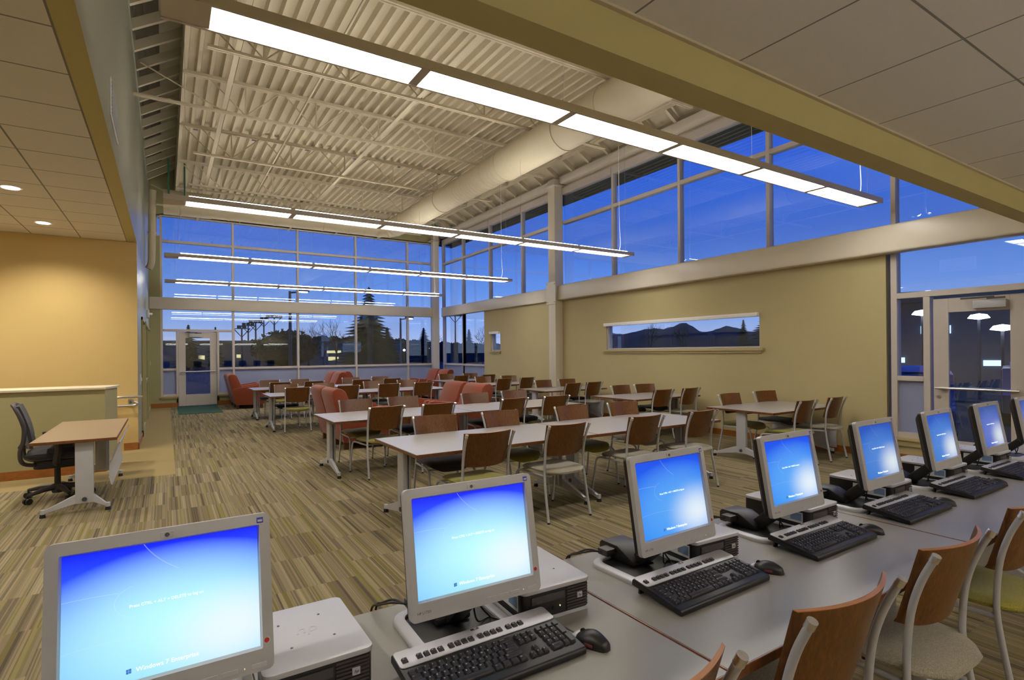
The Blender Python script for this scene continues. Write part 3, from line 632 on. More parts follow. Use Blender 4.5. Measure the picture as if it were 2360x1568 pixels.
# ================================================================ chairs
def make_chair(seatmat):
    t = thing('side_chair', 'x', 'chair')
    def bp(u, v):
        z = .605+.305*v; x = (u-.5)*(.475-.03*(1-v)); k = 2*u-1
        y = .075-.085*v-.06*(1-k*k)+.0
        if v < .12: z += .02*(abs(k)**4)*(1-v/.12)
        return (x, y+.045, z), (0.35*k, 1, .2)
    bk = MB().slab(bp, 16, 8, .013).build('backrest', M['ply'], t, smooth=60)
    MB().slab(lambda u, v: (Vector(bp(u, 1)[0])+Vector((0, 0, .0012*(1 if v > .5 else -.5))), bp(u, 1)[1]), 16, 1, .0132).build('edge_ply', M['plyedge'], bk, smooth=60)
    def sp(u, v):
        k = 2*u-1; wv = max(.13, .252*(1-abs(2*v-1)**3.2)**.31); x = k*wv; y = -.015+.575*v
        z = .470-.016*(1-k*k)*(1-abs(2*v-1)*.6)-.012*max(0, .2-v)/.2
        if v > .75: z -= .055*((v-.75)/.25)**2; 
        return (x, y, z), (0, .25 if v > .85 else 0, 1)
    MB().slab(sp, 12, 14, lambda u, v: .052*max(.25, min(1, 6*min(u, 1-u)+.25))*max(.35, min(1, 8*min(v, 1-v)+.35))).build('seat', seatmat, t, smooth=60)
    for sx in (-1, 1):
        pts = smoothpts([(sx*.252, .0, .012), (sx*.246, .04, .2), (sx*.238, .075, .40), (sx*.232, .082, .52), (sx*.232, .068, .68), (sx*.236, .035, .80), (sx*.240, -.008, .895)], 4)
        l = MB().tube(pts, .0125, 10).build('leg', M['silver'], t)
        a, b = pts[-1], pts[-1]+(pts[-1]-pts[-2]).normalized()*.012
        MB().cyl(a-(b-a)*1.2, b, .0145, seg=14).build('cap', M['chrome'], l)
        MB().cyl((sx*.252, 0, 0), (sx*.252, 0, .016), .013, seg=10).build('foot', M['rubber'], l)
        pts = smoothpts([(sx*.235, .08, .425), (sx*.238, .25, .425), (sx*.240, .46, .425), (sx*.242, .53, .405), (sx*.244, .555, .35), (sx*.248, .585, .18), (sx*.250, .61, .012)], 4)
        l = MB().tube(pts, .0115, 10).build('leg', M['silver'], t)
        MB().cyl((sx*.250, .61, 0), (sx*.250, .61, .016), .012, seg=10).build('foot', M['rubber'], l)
    MB().tube([(-.236, .10, .425), (.236, .10, .425)], .009, 8).tube([(-.24, .50, .42), (.24, .50, .42)], .009, 8).build('seat_rail', M['silver'], t)
    return t
protos = {}
def chair(x, y, rz, col, label, group):
    if col not in protos:
        c = make_chair({'green': M['green'], 'grey': M['lgrey'], 'dark': M['char']}[col]); protos[col] = c
    else: c = dup(protos[col])
    c.location = (x, y, 0); c.rotation_euler = (0, 0, math.radians(rz)); c['label'] = label; c['group'] = group; return c
CN = {'green': 'olive green', 'grey': 'pale grey', 'dark': 'charcoal'}
ORD = ['first', 'second', 'third', 'fourth']
ROWN = ['nearest', 'second', 'third', 'farthest']
def Z(deg): return deg
rows = [
 (4.84, .545, [(2.36, 4.06, 2, 'green'), (3.23, 4.065, 0, 'grey'), (4.30, 4.08, 0, 'grey'), (5.19, 4.06, 3, 'grey')], [(2.49, 5.50, -6, 'dark'), (3.30, 5.46, 3, 'green'), (4.34, 5.44, -1, 'green'), (5.21, 5.42, -3, 'grey')]),
 (7.52, .555, [(2.40, 6.77, 6, 'green'), (3.12, 6.74, 2, 'dark'), (4.37, 6.78, 5, 'dark'), (5.13, 6.76, 0, 'green')], [(2.39, 8.12, 0, 'green'), (3.14, 8.14, -1, 'dark'), (4.40, 8.10, -3, 'dark'), (5.22, 8.15, -5, 'dark')]),
 (12.45, .555, [(2.27, 11.70, -3, 'green'), (3.30, 11.72, 0, 'dark'), (4.22, 11.74, -4, 'dark'), (5.05, 11.74, 5, 'grey')], [(2.29, 13.1, -8, 'dark'), (3.11, 13.08, -4, 'grey'), (4.30, 13.1, -5, 'grey'), (5.18, 13.15, -4, 'grey')]),
 (14.85, .555, [(2.33, 14.07, 2, 'green'), (3.13, 14.1, 4, 'dark'), (4.31, 14.06, -3, 'grey'), (5.18, 14.16, -2, 'grey')], [(2.30, 15.5, -8, 'grey'), (3.05, 15.48, -5, 'dark'), (4.45, 15.52, -12, 'grey'), (5.30, 15.52, -8, 'dark')])]
def chair_label(col, k, side, what):
    return '%s seat chair, %s from the aisle, %s side of the %s' % (CN[col], ORD[k], side, what)
for i, (yc, hd, near, far) in enumerate(rows):
    for k, (x, y, a, c) in enumerate(near): chair(x, y, a, c, chair_label(c, k, 'near', ROWN[i]+' long table row'), 'wood backed chairs at the long table rows')
    for k, (x, y, a, c) in enumerate(far): chair(x, y, 180+a, c, chair_label(c, k, 'window', ROWN[i]+' long table row'), 'wood backed chairs at the long table rows')
walls = [
 (4.86, .545, [(7.34, 4.05, 4, 'green'), (8.18, 4.08, 4, 'grey')], [(7.53, 5.44, 0, 'green'), (8.45, 5.42, -6, 'dark')]),
 (7.46, .55, [(7.44, 6.66, 1, 'green'), (8.15, 6.64, 5, 'grey')], [(7.70, 8.06, 2, 'dark'), (8.38, 8.06, -8, 'dark')]),
 (10.1, .55, [(7.47, 9.22, 6, 'dark'), (8.12, 9.28, 5, 'grey')], [(7.70, 10.72, 3, 'dark'), (8.45, 10.74, -3, 'dark')]),
 (12.75, .55, [(7.39, 11.95, 5, 'dark'), (8.2, 12.08, 5, 'dark')], [(7.55, 13.40, -2, 'dark'), (8.42, 13.42, -5, 'dark')]),
 (15.1, .55, [(7.36, 14.32, -3, 'grey'), (8.36, 14.42, 0, 'dark')], [(7.56, 15.82, -2, 'dark'), (8.42, 15.78, -6, 'dark')])]
WN = ['nearest the right door', 'second from the right door', 'third from the right door', 'fourth from the right door', 'farthest from the right door']
for i, (yc, hd, near, far) in enumerate(walls):
    for side, L, add in (('near', near, 0), ('window', far, 180)):
        for k, (x, y, a, c) in enumerate(L):
            chair(x, y, add+a, c, '%s seat chair, %s side, %s, wall table %s' % (CN[c], side, ('aisle end', 'wall end')[k], WN[i]), 'wood backed chairs at the wall tables')
for k, (x, y, a, c) in enumerate(((.86, .775, 0, 'grey'), (1.63, .77, -1, 'grey'), (2.41, .78, -1, 'grey'), (3.28, .785, 0, 'green'))):
    chair(x, y, a, c, ['wood backed chair cut off at the bottom edge, leftmost at the computer desks', 'wood backed chair tucked in at the computer desks, second from left', 'pale grey seat chair at the computer desks, third from left', 'green seat chair at the computer desks by the picture edge'][k], 'wood backed chairs at the computer desks')

# ================================================================ tables
def table(x0, x1, y0, y1, zt, label, group, topm, along='x', panel=None, cx=0):
    t = thing('folding_table' if panel else 'reading_table', label, 'table', ((x0+x1)/2, (y0+y1)/2, 0), 0, group)
    hx, hy = (x1-x0)/2, (y1-y0)/2
    o = MB().box(-hx, hx, -hy, hy, zt-.03, zt-.0005).build('tabletop', M['edge'], t, bevel=.003, smooth=0)
    MB().box(-hx+.006, hx-.006, -hy+.006, hy-.006, zt-.004, zt).build('laminate', topm, o, smooth=0)
    R = Matrix.Identity(4) if along == 'x' else Matrix.Rotation(PI/2, 4, 'Z')
    L, D = (hx, hy) if along == 'x' else (hy, hx)
    for s in (-1, 1):
        a = s*(L-.085); l = MB(); c = cx
        l.box(a-.022, a+.022, c-.075, c+.075, .10, zt-.03, 0, R).box(a-s*.055-.012, a-s*.055+.012, c-.05, c+.05, .12, zt-.03, 0, R)
        lg = l.build('leg', M['silver'], t, bevel=.006)
        for q in (-1, 1):
            f = MB()
            tip = q*(D-.085); b0 = c+q*.06
            f.add([R@Vector(v) for v in ((a-.02, b0, .105), (a+.02, b0, .105), (a+.02, b0, .20), (a-.02, b0, .20), (a-.016, tip, .035), (a+.016, tip, .035), (a+.016, tip, .065), (a-.016, tip, .065))], [(0, 3, 2, 1), (4, 5, 6, 7), (0, 1, 5, 4), (1, 2, 6, 5), (2, 3, 7, 6), (3, 0, 4, 7)])
            f.cyl(R@Vector((a, tip, .032)), R@Vector((a, tip, .078)), .02, seg=12)
            f.build('foot', M['silver'], lg, bevel=.003, seg=1)
            MB().cyl(R@Vector((a, tip, 0)), R@Vector((a, tip, .034)), .027, .021, 12).build('glide', M['rubber'], lg)
        MB().cyl(R@Vector((a+s*.022, c, .14)), R@Vector((a+s*.03, c, .14)), .022, seg=12).build('bolt', M['pole'], lg)
    MB().box(-L+.14, L-.14, -.03, .03, zt-.07, zt-.032, 0, R).build('beam', M['darkgrey'], t, smooth=0)
    if panel:
        pd, pz0, pz1 = panel; pts = []
        def pf(u, v): return R@Vector(((u-.5)*2*(L-.16), pd+.09*math.sin(v*2.2)-.06, pz1-(pz1-pz0)*v)), R@Vector((0, 1, .3))
        pn = MB().slab(pf, 1, 10, .012).build('modesty_panel', M['silver'], t, smooth=60)
        pr_ = MB()
        for k in range(6):
            q = pf(0, .12+.14*k)[0]; q2 = pf(1, .12+.14*k)[0]; off = R@Vector((0, .008, 0)); pr_.tube([q+off, q2+off], .003, 4)
        pr_.build('panel_rib', M['white'], pn)
    return t
for i, (yc, hd, *_) in enumerate(rows):
    for k, (a, b) in enumerate(((1.775, 3.785), (3.79, 5.80))):
        table(a, b, yc-hd, yc+hd, .735, 'long grey table, %s half of the %s row' % (('aisle', 'window wall')[k], ROWN[i]), 'grey tables in long rows', M['lam'])
for i, (yc, hd, *_) in enumerate(walls):
    table(6.95, 8.72, yc-hd, yc+hd, .735, 'grey wood-edged table against the olive wall, '+WN[i], 'grey tables along the right wall', M['lam'], panel=None)
    # curved front panel of the wall tables, on the wall side
    pn = MB().slab(lambda u, v: ((8.66+.0*v-.04*math.sin(v*2.4), yc-.52+1.04*u, .44-.34*v), (1, 0, .2)), 1, 8, .014)
    o = pn.build('wall_panel', M['silver'], None, smooth=60); tt = [q for q in COL.objects if q.name.startswith('reading_table')][-1]
    o.name = 'modesty_panel'; o.parent = tt; o.matrix_parent_inverse = Matrix.Translation(-tt.location)
table(-1.12, -.43, 6.93, 8.95, .755, 'tan topped desk with curved silver panel beside the low stair wall', 'x', M['lamtan'], along='y', panel=(-.30, .24, .68), cx=-.07)
for q in COL.objects:
    if q.get('group') == 'x': del q['group']; q.name = 'folding_desk'; q['category'] = 'desk'
for k in range(5):
    x0 = -.463+k*1.735
    if k == 4: break
    table(x0+.002, x0+1.733, .915, 1.795, .735, ['grey computer desk at the bottom left, under the two nearest monitors', 'grey computer desk second from the camera, between the orange seams', 'grey computer desk third from the camera', 'grey computer desk at the right edge, under the farthest monitors'][k], 'computer desks in a row', M['lamdesk'])

# ================================================================ armchairs and side table
def make_armchair():
    t = thing('armchair', 'x', 'armchair')
    hw = .39
    for s in (-1, 1):
        a = s*hw-(.0 if s < 0 else .10); 
        MB().prism([(.02, .60), (-.01, .55), (.09, .12), (.78, .10), (.86, .14), (.90, .60), (.86, .69), (.78, .70)], a, a+.10, 'x').build('arm', M['rust'], t, bevel=.018, smooth=50)
    MB().prism([(-.10, .90), (-.09, .985), (-.02, 1.02), (.07, 1.01), (.13, .95), (.32, .50), (.34, .12), (.10, .11)], -hw+.01, hw-.01, 'x').build('backrest', M['rust'], t, bevel=.03, smooth=50)
    MB().prism([(.25, .14), (.82, .14), (.82, .36), (.25, .34)], -hw+.1, hw-.1, 'x').build('base', M['rust'], t, bevel=.01, smooth=50)
    MB().prism([(.28, .35), (.84, .37), (.88, .42), (.86, .49), (.80, .51), (.30, .46)], -hw+.105, hw-.105, 'x').build('seat_cushion', M['rust'], t, bevel=.02, smooth=50)
    for sx in (-1, 1):
        for y in (.14, .78): MB().prism([(sx*.30-.035, y-.035), (sx*.30+.035, y-.035), (sx*.30+.035, y+.035), (sx*.30-.035, y+.035)], 0, .14).build('leg', M['legwood'], t, smooth=0)
    return t
ac = None
for x, y, rz, lab in (
    (1.62, 17.98, -90, 'rust armchair by the far glazed door, the nearer one of the pair'),
    (1.62, 18.80, -90, 'rust armchair by the far glazed door, behind its twin'),
    (2.38, 9.42, -90, 'nearest rust armchair, beside the aisle behind the second table row'),
    (2.38, 10.24, -90, 'rust armchair beside the aisle, just behind the nearest rust armchair'),
    (4.98, 8.98, 90, 'rust armchair facing the aisle in the middle lounge, nearer of two'),
    (4.98, 9.86, 90, 'rust armchair facing the aisle in the middle lounge, farther of two'),
    (4.62, 17.3, 90, 'rust armchair under the far windows facing the door, nearer one'),
    (4.62, 18.15, 90, 'rust armchair under the far windows facing the door, farther one'),
    (4.95, 18.0, -90, 'rust armchair under the far windows turned towards the corner column'),
    (8.20, 17.1, 90, 'rust armchair nearer of two beside the corner column'),
    (8.20, 17.95, 90, 'rust armchair farther of two beside the corner column')):
    ac = make_armchair() if ac is None else dup(ac)
    ac.location = (x, y, 0); ac.rotation_euler = (0, 0, math.radians(rz)); ac['label'] = lab; ac['group'] = 'rust upholstered armchairs'
st = thing('side_table', 'low cube side table with plum top between the middle lounge armchairs', 'side table', (3.55, 9.7, 0))
MB().box(-.27, .27, -.27, .27, .43, .47).build('table_top', M['plum'], st, bevel=.004)
MB().box(-.25, .25, -.25, .25, .12, .43).build('case', M['legwood'], st, bevel=.004)
for sx in (-1, 1):
    for sy in (-1, 1): MB().box(sx*.2-.02, sx*.2+.02, sy*.2-.02, sy*.2+.02, 0, .12).build('leg', M['silver'], st)

# ================================================================ office chair (faces +X)
oc = thing('office_chair', 'black swivel office chair with mesh back and arms behind the tan desk', 'office chair', (-1.04, 7.95, 0), math.radians(-84))
MB().lathe([(.05, .06), (.052, .09), (.035, .13), (.03, .14), (.03, .36)], 18).build('gas_column', M['darkgrey'], oc)
b = MB()
for k in range(5):
    a = math.radians(20+72*k); dx, dy = math.cos(a), math.sin(a)
    b.tube([(dx*.03, dy*.03, .125), (dx*.16, dy*.16, .118), (dx*.31, dy*.31, .088)], [.034, .028, .018], 8)
b.lathe([(.055, .07), (.06, .14)], 16); b.build('star_base', M['darkgrey'], oc)
for k in range(5):
    a = math.radians(20+72*k); dx, dy = math.cos(a), math.sin(a); c = MB()
    for q in (-1, 1): c.cyl((dx*.31-dy*q*.008, dy*.31+dx*q*.008, .032), (dx*.31-dy*q*.032, dy*.31+dx*q*.032, .032), .032, seg=16)
    c.cyl((dx*.31, dy*.31, .04), (dx*.31, dy*.31, .09), .01); c.build('caster', M['black'], oc)
def os(u, v):
    k = 2*u-1; return (k*(.27-.03*abs(2*v-1)**3), -.26+.58*v, .50+.02*abs(k)-.06*max(0, v-.75)**1.2*3), (0, 0, 1)
MB().slab(os, 12, 12, lambda u, v: .13*max(.3, min(1, 5*min(u, 1-u)+.3))*max(.3, min(1, 5*min(v, 1-v)+.3))).build('seat', M['char'], oc, smooth=60)
MB().prism(rr(-.2, .2, -.2, .2, .08), .36, .45).build('seat_pan', M['black'], oc, bevel=.015)
def ob(u, v):
    k = 2*u-1; z = .60+.46*v; return (k*(.225+.02*math.sin(v*PI)), -.25+.05*k*k-.09*(v-.3)**2-.12*v*.6, z), (0, 1, .1)
MB().slab(ob, 12, 12, .03).build('backrest', M['char'], oc, smooth=60)
fr = MB()
for s in (-1, 1): fr.tube(smoothpts([(s*.12, -.12, .40), (s*.2, -.27, .44), (s*.235, -.30, .56), (s*.235, -.27, .70), (s*.245, -.27, .86), (s*.22, -.33, 1.03), (s*.12, -.36, 1.07)], 5), .021, 8)
fr.tube([(-.13, -.36, 1.07), (.13, -.36, 1.07)], .02, 8); fr.tube([(-.2, -.29, .62), (.2, -.29, .62)], .03, 8); fr.build('back_frame', M['darkgrey'], oc)
for s in (-1, 1):
    ar = MB().tube(smoothpts([(s*.2, .0, .42), (s*.27, .0, .45), (s*.285, .02, .58), (s*.285, .02, .69)], 4), .036, 8)
    ar = ar.build('armrest', M['darkgrey'], oc)
    MB().prism(rr(s*.285-.052, s*.285+.052, -.14, .17, .045), .685, .72).build('arm_pad', M['black'], ar, bevel=.008)
MB().tube([(-.2, -.05, .42), (-.30, -.05, .40)], .008, 6).build('lever', M['black'], oc)

# ================================================================ computers
def screen_mat(name, top, mid, glow, strength):
    m = bpy.data.materials.new(name); m.use_nodes = True; t = m.node_tree; b = t.nodes['Principled BSDF']; L = t.links.new
    uv = N(t, 'ShaderNodeUVMap'); sp = N(t, 'ShaderNodeSeparateXYZ'); L(uv.outputs[0], sp.inputs[0])
    def math_(op, a, bb=None, cl=False):
        n = N(t, 'ShaderNodeMath', operation=op); n.use_clamp = cl
        for i, x in enumerate((a, bb)):
            if x is None: continue
            if isinstance(x, (int, float)): n.inputs[i].default_value = x
            else: L(x, n.inputs[i])
        return n.outputs[0]
    U, V = sp.outputs[0], sp.outputs[1]
    def blob(cx, cy, sx_, sy_, p=1.0):
        d = math_('ADD', math_('POWER', math_('ABSOLUTE', math_('DIVIDE', math_('SUBTRACT', U, cx), sx_)), 2), math_('POWER', math_('ABSOLUTE', math_('DIVIDE', math_('SUBTRACT', V, cy), sy_)), 2))
        return math_('POWER', math_('SUBTRACT', 1, d, True), p)
    r = N(t, 'ShaderNodeValToRGB'); L(V, r.inputs[0]); e = r.color_ramp.elements
    e[0].position = .0; e[0].color = lin(mid); e[1].position = 1; e[1].color = lin(top); q = e.new(.62); q.color = lin(tuple((a+c*1.0)/2 for a, c in zip(top, mid)))
    m1 = N(t, 'ShaderNodeMix', data_type='RGBA'); L(blob(.58, .36, .85, .62, 1.0), m1.inputs['Factor']); L(r.outputs[0], m1.inputs['A']); m1.inputs['B'].default_value = lin(glow)
    m2 = N(t, 'ShaderNodeMix', data_type='RGBA'); L(math_('MULTIPLY', blob(.86, .22, .55, .5, 2.4), .9), m2.inputs['Factor']); L(m1.outputs['Result'], m2.inputs['A']); m2.inputs['B'].default_value = lin((240, 250, 255))
    # thin pale swoosh lines
    def ring(cx, cy, R_, w, vmin, vmax):
        d = math_('SQRT', math_('ADD', math_('POWER', math_('SUBTRACT', U, cx), 2), math_('POWER', math_('SUBTRACT', V, cy), 2)))
        k = math_('LESS_THAN', math_('ABSOLUTE', math_('SUBTRACT', d, R_)), w)
        return math_('MULTIPLY', k, math_('MULTIPLY', math_('LESS_THAN', U, vmax), math_('GREATER_THAN', U, vmin)))
    ln = math_('ADD', math_('ADD', ring(.95, 1.25, .62, .0022, .38, .56), ring(.1, -.9, 1.57, .002, 0, .26)), math_('ADD', ring(.25, -1.3, 1.62, .0016, 0, .5), ring(.36, .58, .12, .0018, .2, .33)))
    m3 = N(t, 'ShaderNodeMix', data_type='RGBA'); L(math_('MULTIPLY', ln, .3, True), m3.inputs['Factor']); L(m2.outputs['Result'], m3.inputs['A']); m3.inputs['B'].default_value = lin((225, 245, 255))
    L(m3.outputs['Result'], b.inputs['Emission Color']); b.inputs['Emission Strength'].default_value = strength
    b.inputs['Base Color'].default_value = (.01, .01, .015, 1); b.inputs['Roughness'].default_value = .35; b.inputs['Specular IOR Level'].default_value = .3
    return m
SC = [screen_mat('screen_bright', (0, 30, 255), (120, 195, 255), (190, 255, 255), 1.0), screen_mat('screen_mid', (0, 78, 240), (30, 140, 250), (90, 170, 252), .95), screen_mat('screen_blue', (20, 84, 200), (16, 120, 216), (80, 140, 228), .85), screen_mat('screen_violet', (52, 92, 170), (60, 86, 205), (104, 130, 220), .8)]
M['scrtxt'] = emit('screen_text', (245, 252, 255), 1.3)
def make_monitor(sm, detail):
    t = thing('monitor', 'x', 'monitor')
    A = Matrix(((1, 0, 0, 0), (0, .985, .17, 0), (0, -.17, .985, .135), (0, 0, 0, 1)))  # x, depth(+back), up
    H, Wd = .352, .2085
    fr = MB(); o_ = rr(-Wd, Wd, 0, H, .014, 4); iw, i0, i1 = .1815, .052, .323
    # bezel ring
    inner = rr(-iw, iw, i0, i1, .001, 4)
    n = len(o_); vs = [(x, -.006, z) for x, z in o_]+[(x, .004, z) for x, z in inner]+[(x, .012, z) for x, z in o_]+[(x, -.0075, z) for x, z in rr(-iw-.004, iw+.004, i0-.004, i1+.004, .003, 4)]
    fs = [(i, (i+1) % n, 3*n+(i+1) % n, 3*n+i) for i in range(n)]+[(3*n+i, 3*n+(i+1) % n, n+(i+1) % n, n+i) for i in range(n)]+[(i, 2*n+i, 2*n+(i+1) % n, (i+1) % n) for i in range(n)]
    fs.append(tuple(range(2*n, 3*n)))
    fr.add(vs, fs, 0, A); fr.build('bezel', M['silver'], t, smooth=45)
    me = bpy.data.meshes.new('screen'); vs = [A@Vector(v) for v in ((-iw, .0025, i0), (iw, .0025, i0), (iw, .0025, i1), (-iw, .0025, i1))]
    me.from_pydata([tuple(v) for v in vs], [], [(0, 1, 2, 3)]); uvl = me.uv_layers.new(name='UVMap')
    for i, uv in enumerate(((0, 0), (1, 0), (1, 1), (0, 1))): uvl.data[i].uv = uv
    me.materials.append(sm); s = bpy.data.objects.new('screen', me); COL.objects.link(s); s.parent = t
    bk = MB(); a = rr(-Wd+.004, Wd-.004, .004, H-.004, .014, 4); b = rr(-Wd+.03, Wd-.03, .03, H-.03, .02, 4); n = len(a)
    vs = [(x, .012, z) for x, z in a]+[(x, .030, z) for x, z in a]+[(x, .056, z) for x, z in b]
    bk.add(vs, [tuple(range(n))[::-1]]+[(k*n+i, k*n+(i+1) % n, (k+1)*n+(i+1) % n, (k+1)*n+i) for k in (0, 1) for i in range(n)]+[tuple(range(2*n, 3*n))], 0, A)
    bk.build('back_shell', M['black'], t, smooth=45)
    MB().box(-.013, .013, -.0085, -.006, .330, .344, 0, A).build('badge', M['silver'], t, bevel=.001, smooth=0)
    MB().lathe([(.0045, 0), (.0046, .001)], 16, 0, A@Matrix.Translation((0, -.0085, .337))@Matrix.Rotation(PI/2, 4, 'X')).build('badge_ring', M['txt'], t, smooth=0)
    MB().box(.180, .194, -.0075, -.006, .330, .343, 0, A).build('sticker', M['bsheet'], t, smooth=0)
    MB().box(.182, .192, -.0082, -.0075, .333, .338, 0, A).build('sticker_mark', M['paper'], t, smooth=0)
    q = MB().lathe([(.0075, 0), (.0076, .0008)], 18, 0, A@Matrix.Translation((.194, -.006, .064))@Matrix.Rotation(PI/2, 4, 'X')).build('round_sticker', M['paper'], t, smooth=0)
    MB().lathe([(.0055, .0008), (.0056, .0014)], 16, 0, A@Matrix.Translation((.194, -.006, .064))@Matrix.Rotation(PI/2, 4, 'X')).build('sticker_print', M['red'], q, smooth=0)
    for x in (.02, .06, .10, .16): MB().box(x, x+.032, -.0072, -.0055, .008, .019, 0, A).build('button', M['silver'], t, bevel=.001, smooth=0)
    MB().box(.145, .147, -.0075, -.006, .013, .016, 0, A).build('power_light', M['litwin'], t, smooth=0)
    TM = lambda x, z, d=-.0008: A@Matrix.Translation((x, .0025+d, z))@Matrix.Rotation(PI/2, 4, 'X')
    if detail:
        text('HP L1750', .010, M['txt'], t, A@Matrix.Translation((-.17, -.0066, .022))@Matrix.Rotation(PI/2, 4, 'X'), 'model_lettering')
        text('hp', .010, M['txt'], t, A@Matrix.Translation((0, -.0092, .337))@Matrix.Rotation(PI/2, 4, 'X'), 'badge_lettering', shear=.3)
    text('Press CTRL + ALT + DELETE to log on', .0085, M['scrtxt'], s, TM(0, .2), 'screen_lettering')
    text('Windows 7 Enterprise', .0125, M['scrtxt'], s, TM(0, .072), 'screen_lettering')
    fl = MB()
    for (x, z) in ((-.074, .0675), (-.0693, .068), (-.074, .0722), (-.0693, .0727)): fl.box(x, x+.0042, .0008, .0016, z, z+.0042, 0, A)
    fl.build('screen_logo', M['scrlogo'], s, smooth=0)
    # stand
    ring = MB(); a = rr(-.165, .165, .035, .335, .06, 6); b = rr(-.130, .130, .072, .335-.03, .04, 6); n = len(a)
    vs = [(x, y, 0) for x, y in a]+[(x, y, .010) for x, y in a]+[(x*.97, .2+(y-.2)*.97, .016) for x, y in a]+[(x, y, .016) for x, y in b]+[(x, y, .006) for x, y in b]
    ring.add(vs, [(k*n+i, k*n+(i+1) % n, (k+1)*n+(i+1) % n, (k+1)*n+i) for k in range(4) for i in range(n)])
    ring.build('base_ring', M['silver'], t, smooth=50)
    MB().prism(b, .001, .008).build('base_tray', M['black'], t)
    MB().prism([(.18, .01), (.375, .01), (.375, .06), (.36, .072), (.27, .072), (.18, .03)], -.06, .06, 'x').build('stand_neck', M['black'], t, bevel=.01)
    MB().prism([(.17, .015), (.21, .05), (.080, .17), (.045, .13)], -.03, .03, 'x').build('stand_arm', M['black'], t, bevel=.008)
    MB().box(-.115, -.065, .27, .325, .035, .062).cyl((-.065, .30, .05), (-.03, .30, .05), .009).build('plug', M['darkgrey'], t, bevel=.006)
    MB().tube(smoothpts([(-.115, .30, .05), (-.15, .33, .05), (-.18, .38, .03), (-.19, .432, .0), (-.19, .45, -.1), (-.18, .45, -.3)], 5), .004, 6).build('cable', M['black'], t); MB().tube(smoothpts([(-.115, .31, .045), (-.14, .35, .05), (-.165, .39, .03), (-.175, .432, .0), (-.175, .45, -.12)], 5), .004, 6).build('cable', M['black'], t)
    MB().tube(smoothpts([(.03, .10, .16), (.035, .11, .08), (.06, .13, .02), (.11, .15, .012), (.14, .10, .012), (.18, .06, .006), (.2, .12, .004)], 5), .003, 6).build('cable', M['black'], t); MB().tube(smoothpts([(.06, .12, .16), (.07, .14, .07), (.11, .14, .014), (.09, .09, .012), (.13, .075, .018), (.2, .09, .004)], 5), .003, 6).build('cable', M['black'], t)
    return t
def make_pc():
    t = thing('desktop_computer', 'x', 'computer')
    hw, d, h = .13, .34, .108
    MB().prism(rr(-hw, hw, 0, d, .02), .012, h-.014).build('case', M['black'], t, smooth=45)
    MB().prism(rr(-hw-.003, hw+.003, -.004, d, .022), h-.014, h).build('top_cover', M['silver'], t, bevel=.004)
    MB().prism(rr(-hw-.001, hw+.001, -.002, d, .02), 0, .012).build('bottom_trim', M['silver'], t, bevel=.002)
    lv = MB()
    for k in range(8): lv.box(.035, hw-.012, -.005, .002, .019+k*.0095, .024+k*.0095)
    lv.build('grille', M['darkgrey'], t, smooth=0)
    MB().box(-hw+.03, .028, -.004, .002, .060, .084).build('optical_drive', M['darkgrey'], t, bevel=.001)
    MB().box(.074, .094, -.009, -.004, .050, .068).build('badge', M['silver'], t, bevel=.001, smooth=0)
    text('hp', .012, M['txt'], t, Matrix.Translation((.084, -.0095, .059))@Matrix.Rotation(PI/2, 4, 'X'), 'badge_lettering', shear=.3)
    text('DVD', .009, M['txt'], t, Matrix.Translation((-.07, -.0045, .066))@Matrix.Rotation(PI/2, 4, 'X'), 'drive_lettering')
    for x in (-.085, -.066): MB().box(x, x+.007, -.004, .001, .022, .042).build('usb_port', M['alu'], t, smooth=0)
    for x in (-.035, -.015): MB().cyl((x, -.004, .034), (x, .002, .034), .006).build('audio_jack', M['rubber'], t)
    MB().box(.008, .010, -.004, .0, .036, .040).build('power_light', M['litwin'], t, smooth=0)
    for x, y in ((-.06, .24), (.05, .25), (-.05, .10), (.06, .11)): MB().cyl((x, y, h), (x, y, h+.0012), .0035, seg=8).build('dimple', M['txt'], t)
    text('hp', .06, M['silver'], t, Matrix.Translation((0, .18, h+.0002)), 'cover_logo', shear=.25)
    MB().box(-hw-.0012, -hw, .03, .20, .035, .085).build('label_sheet', M['paper'], t, smooth=0)
    MB().box(-hw-.0016, -hw, .035, .09, .045, .08).build('label_print', M['palebl'], t, smooth=0)
    return t
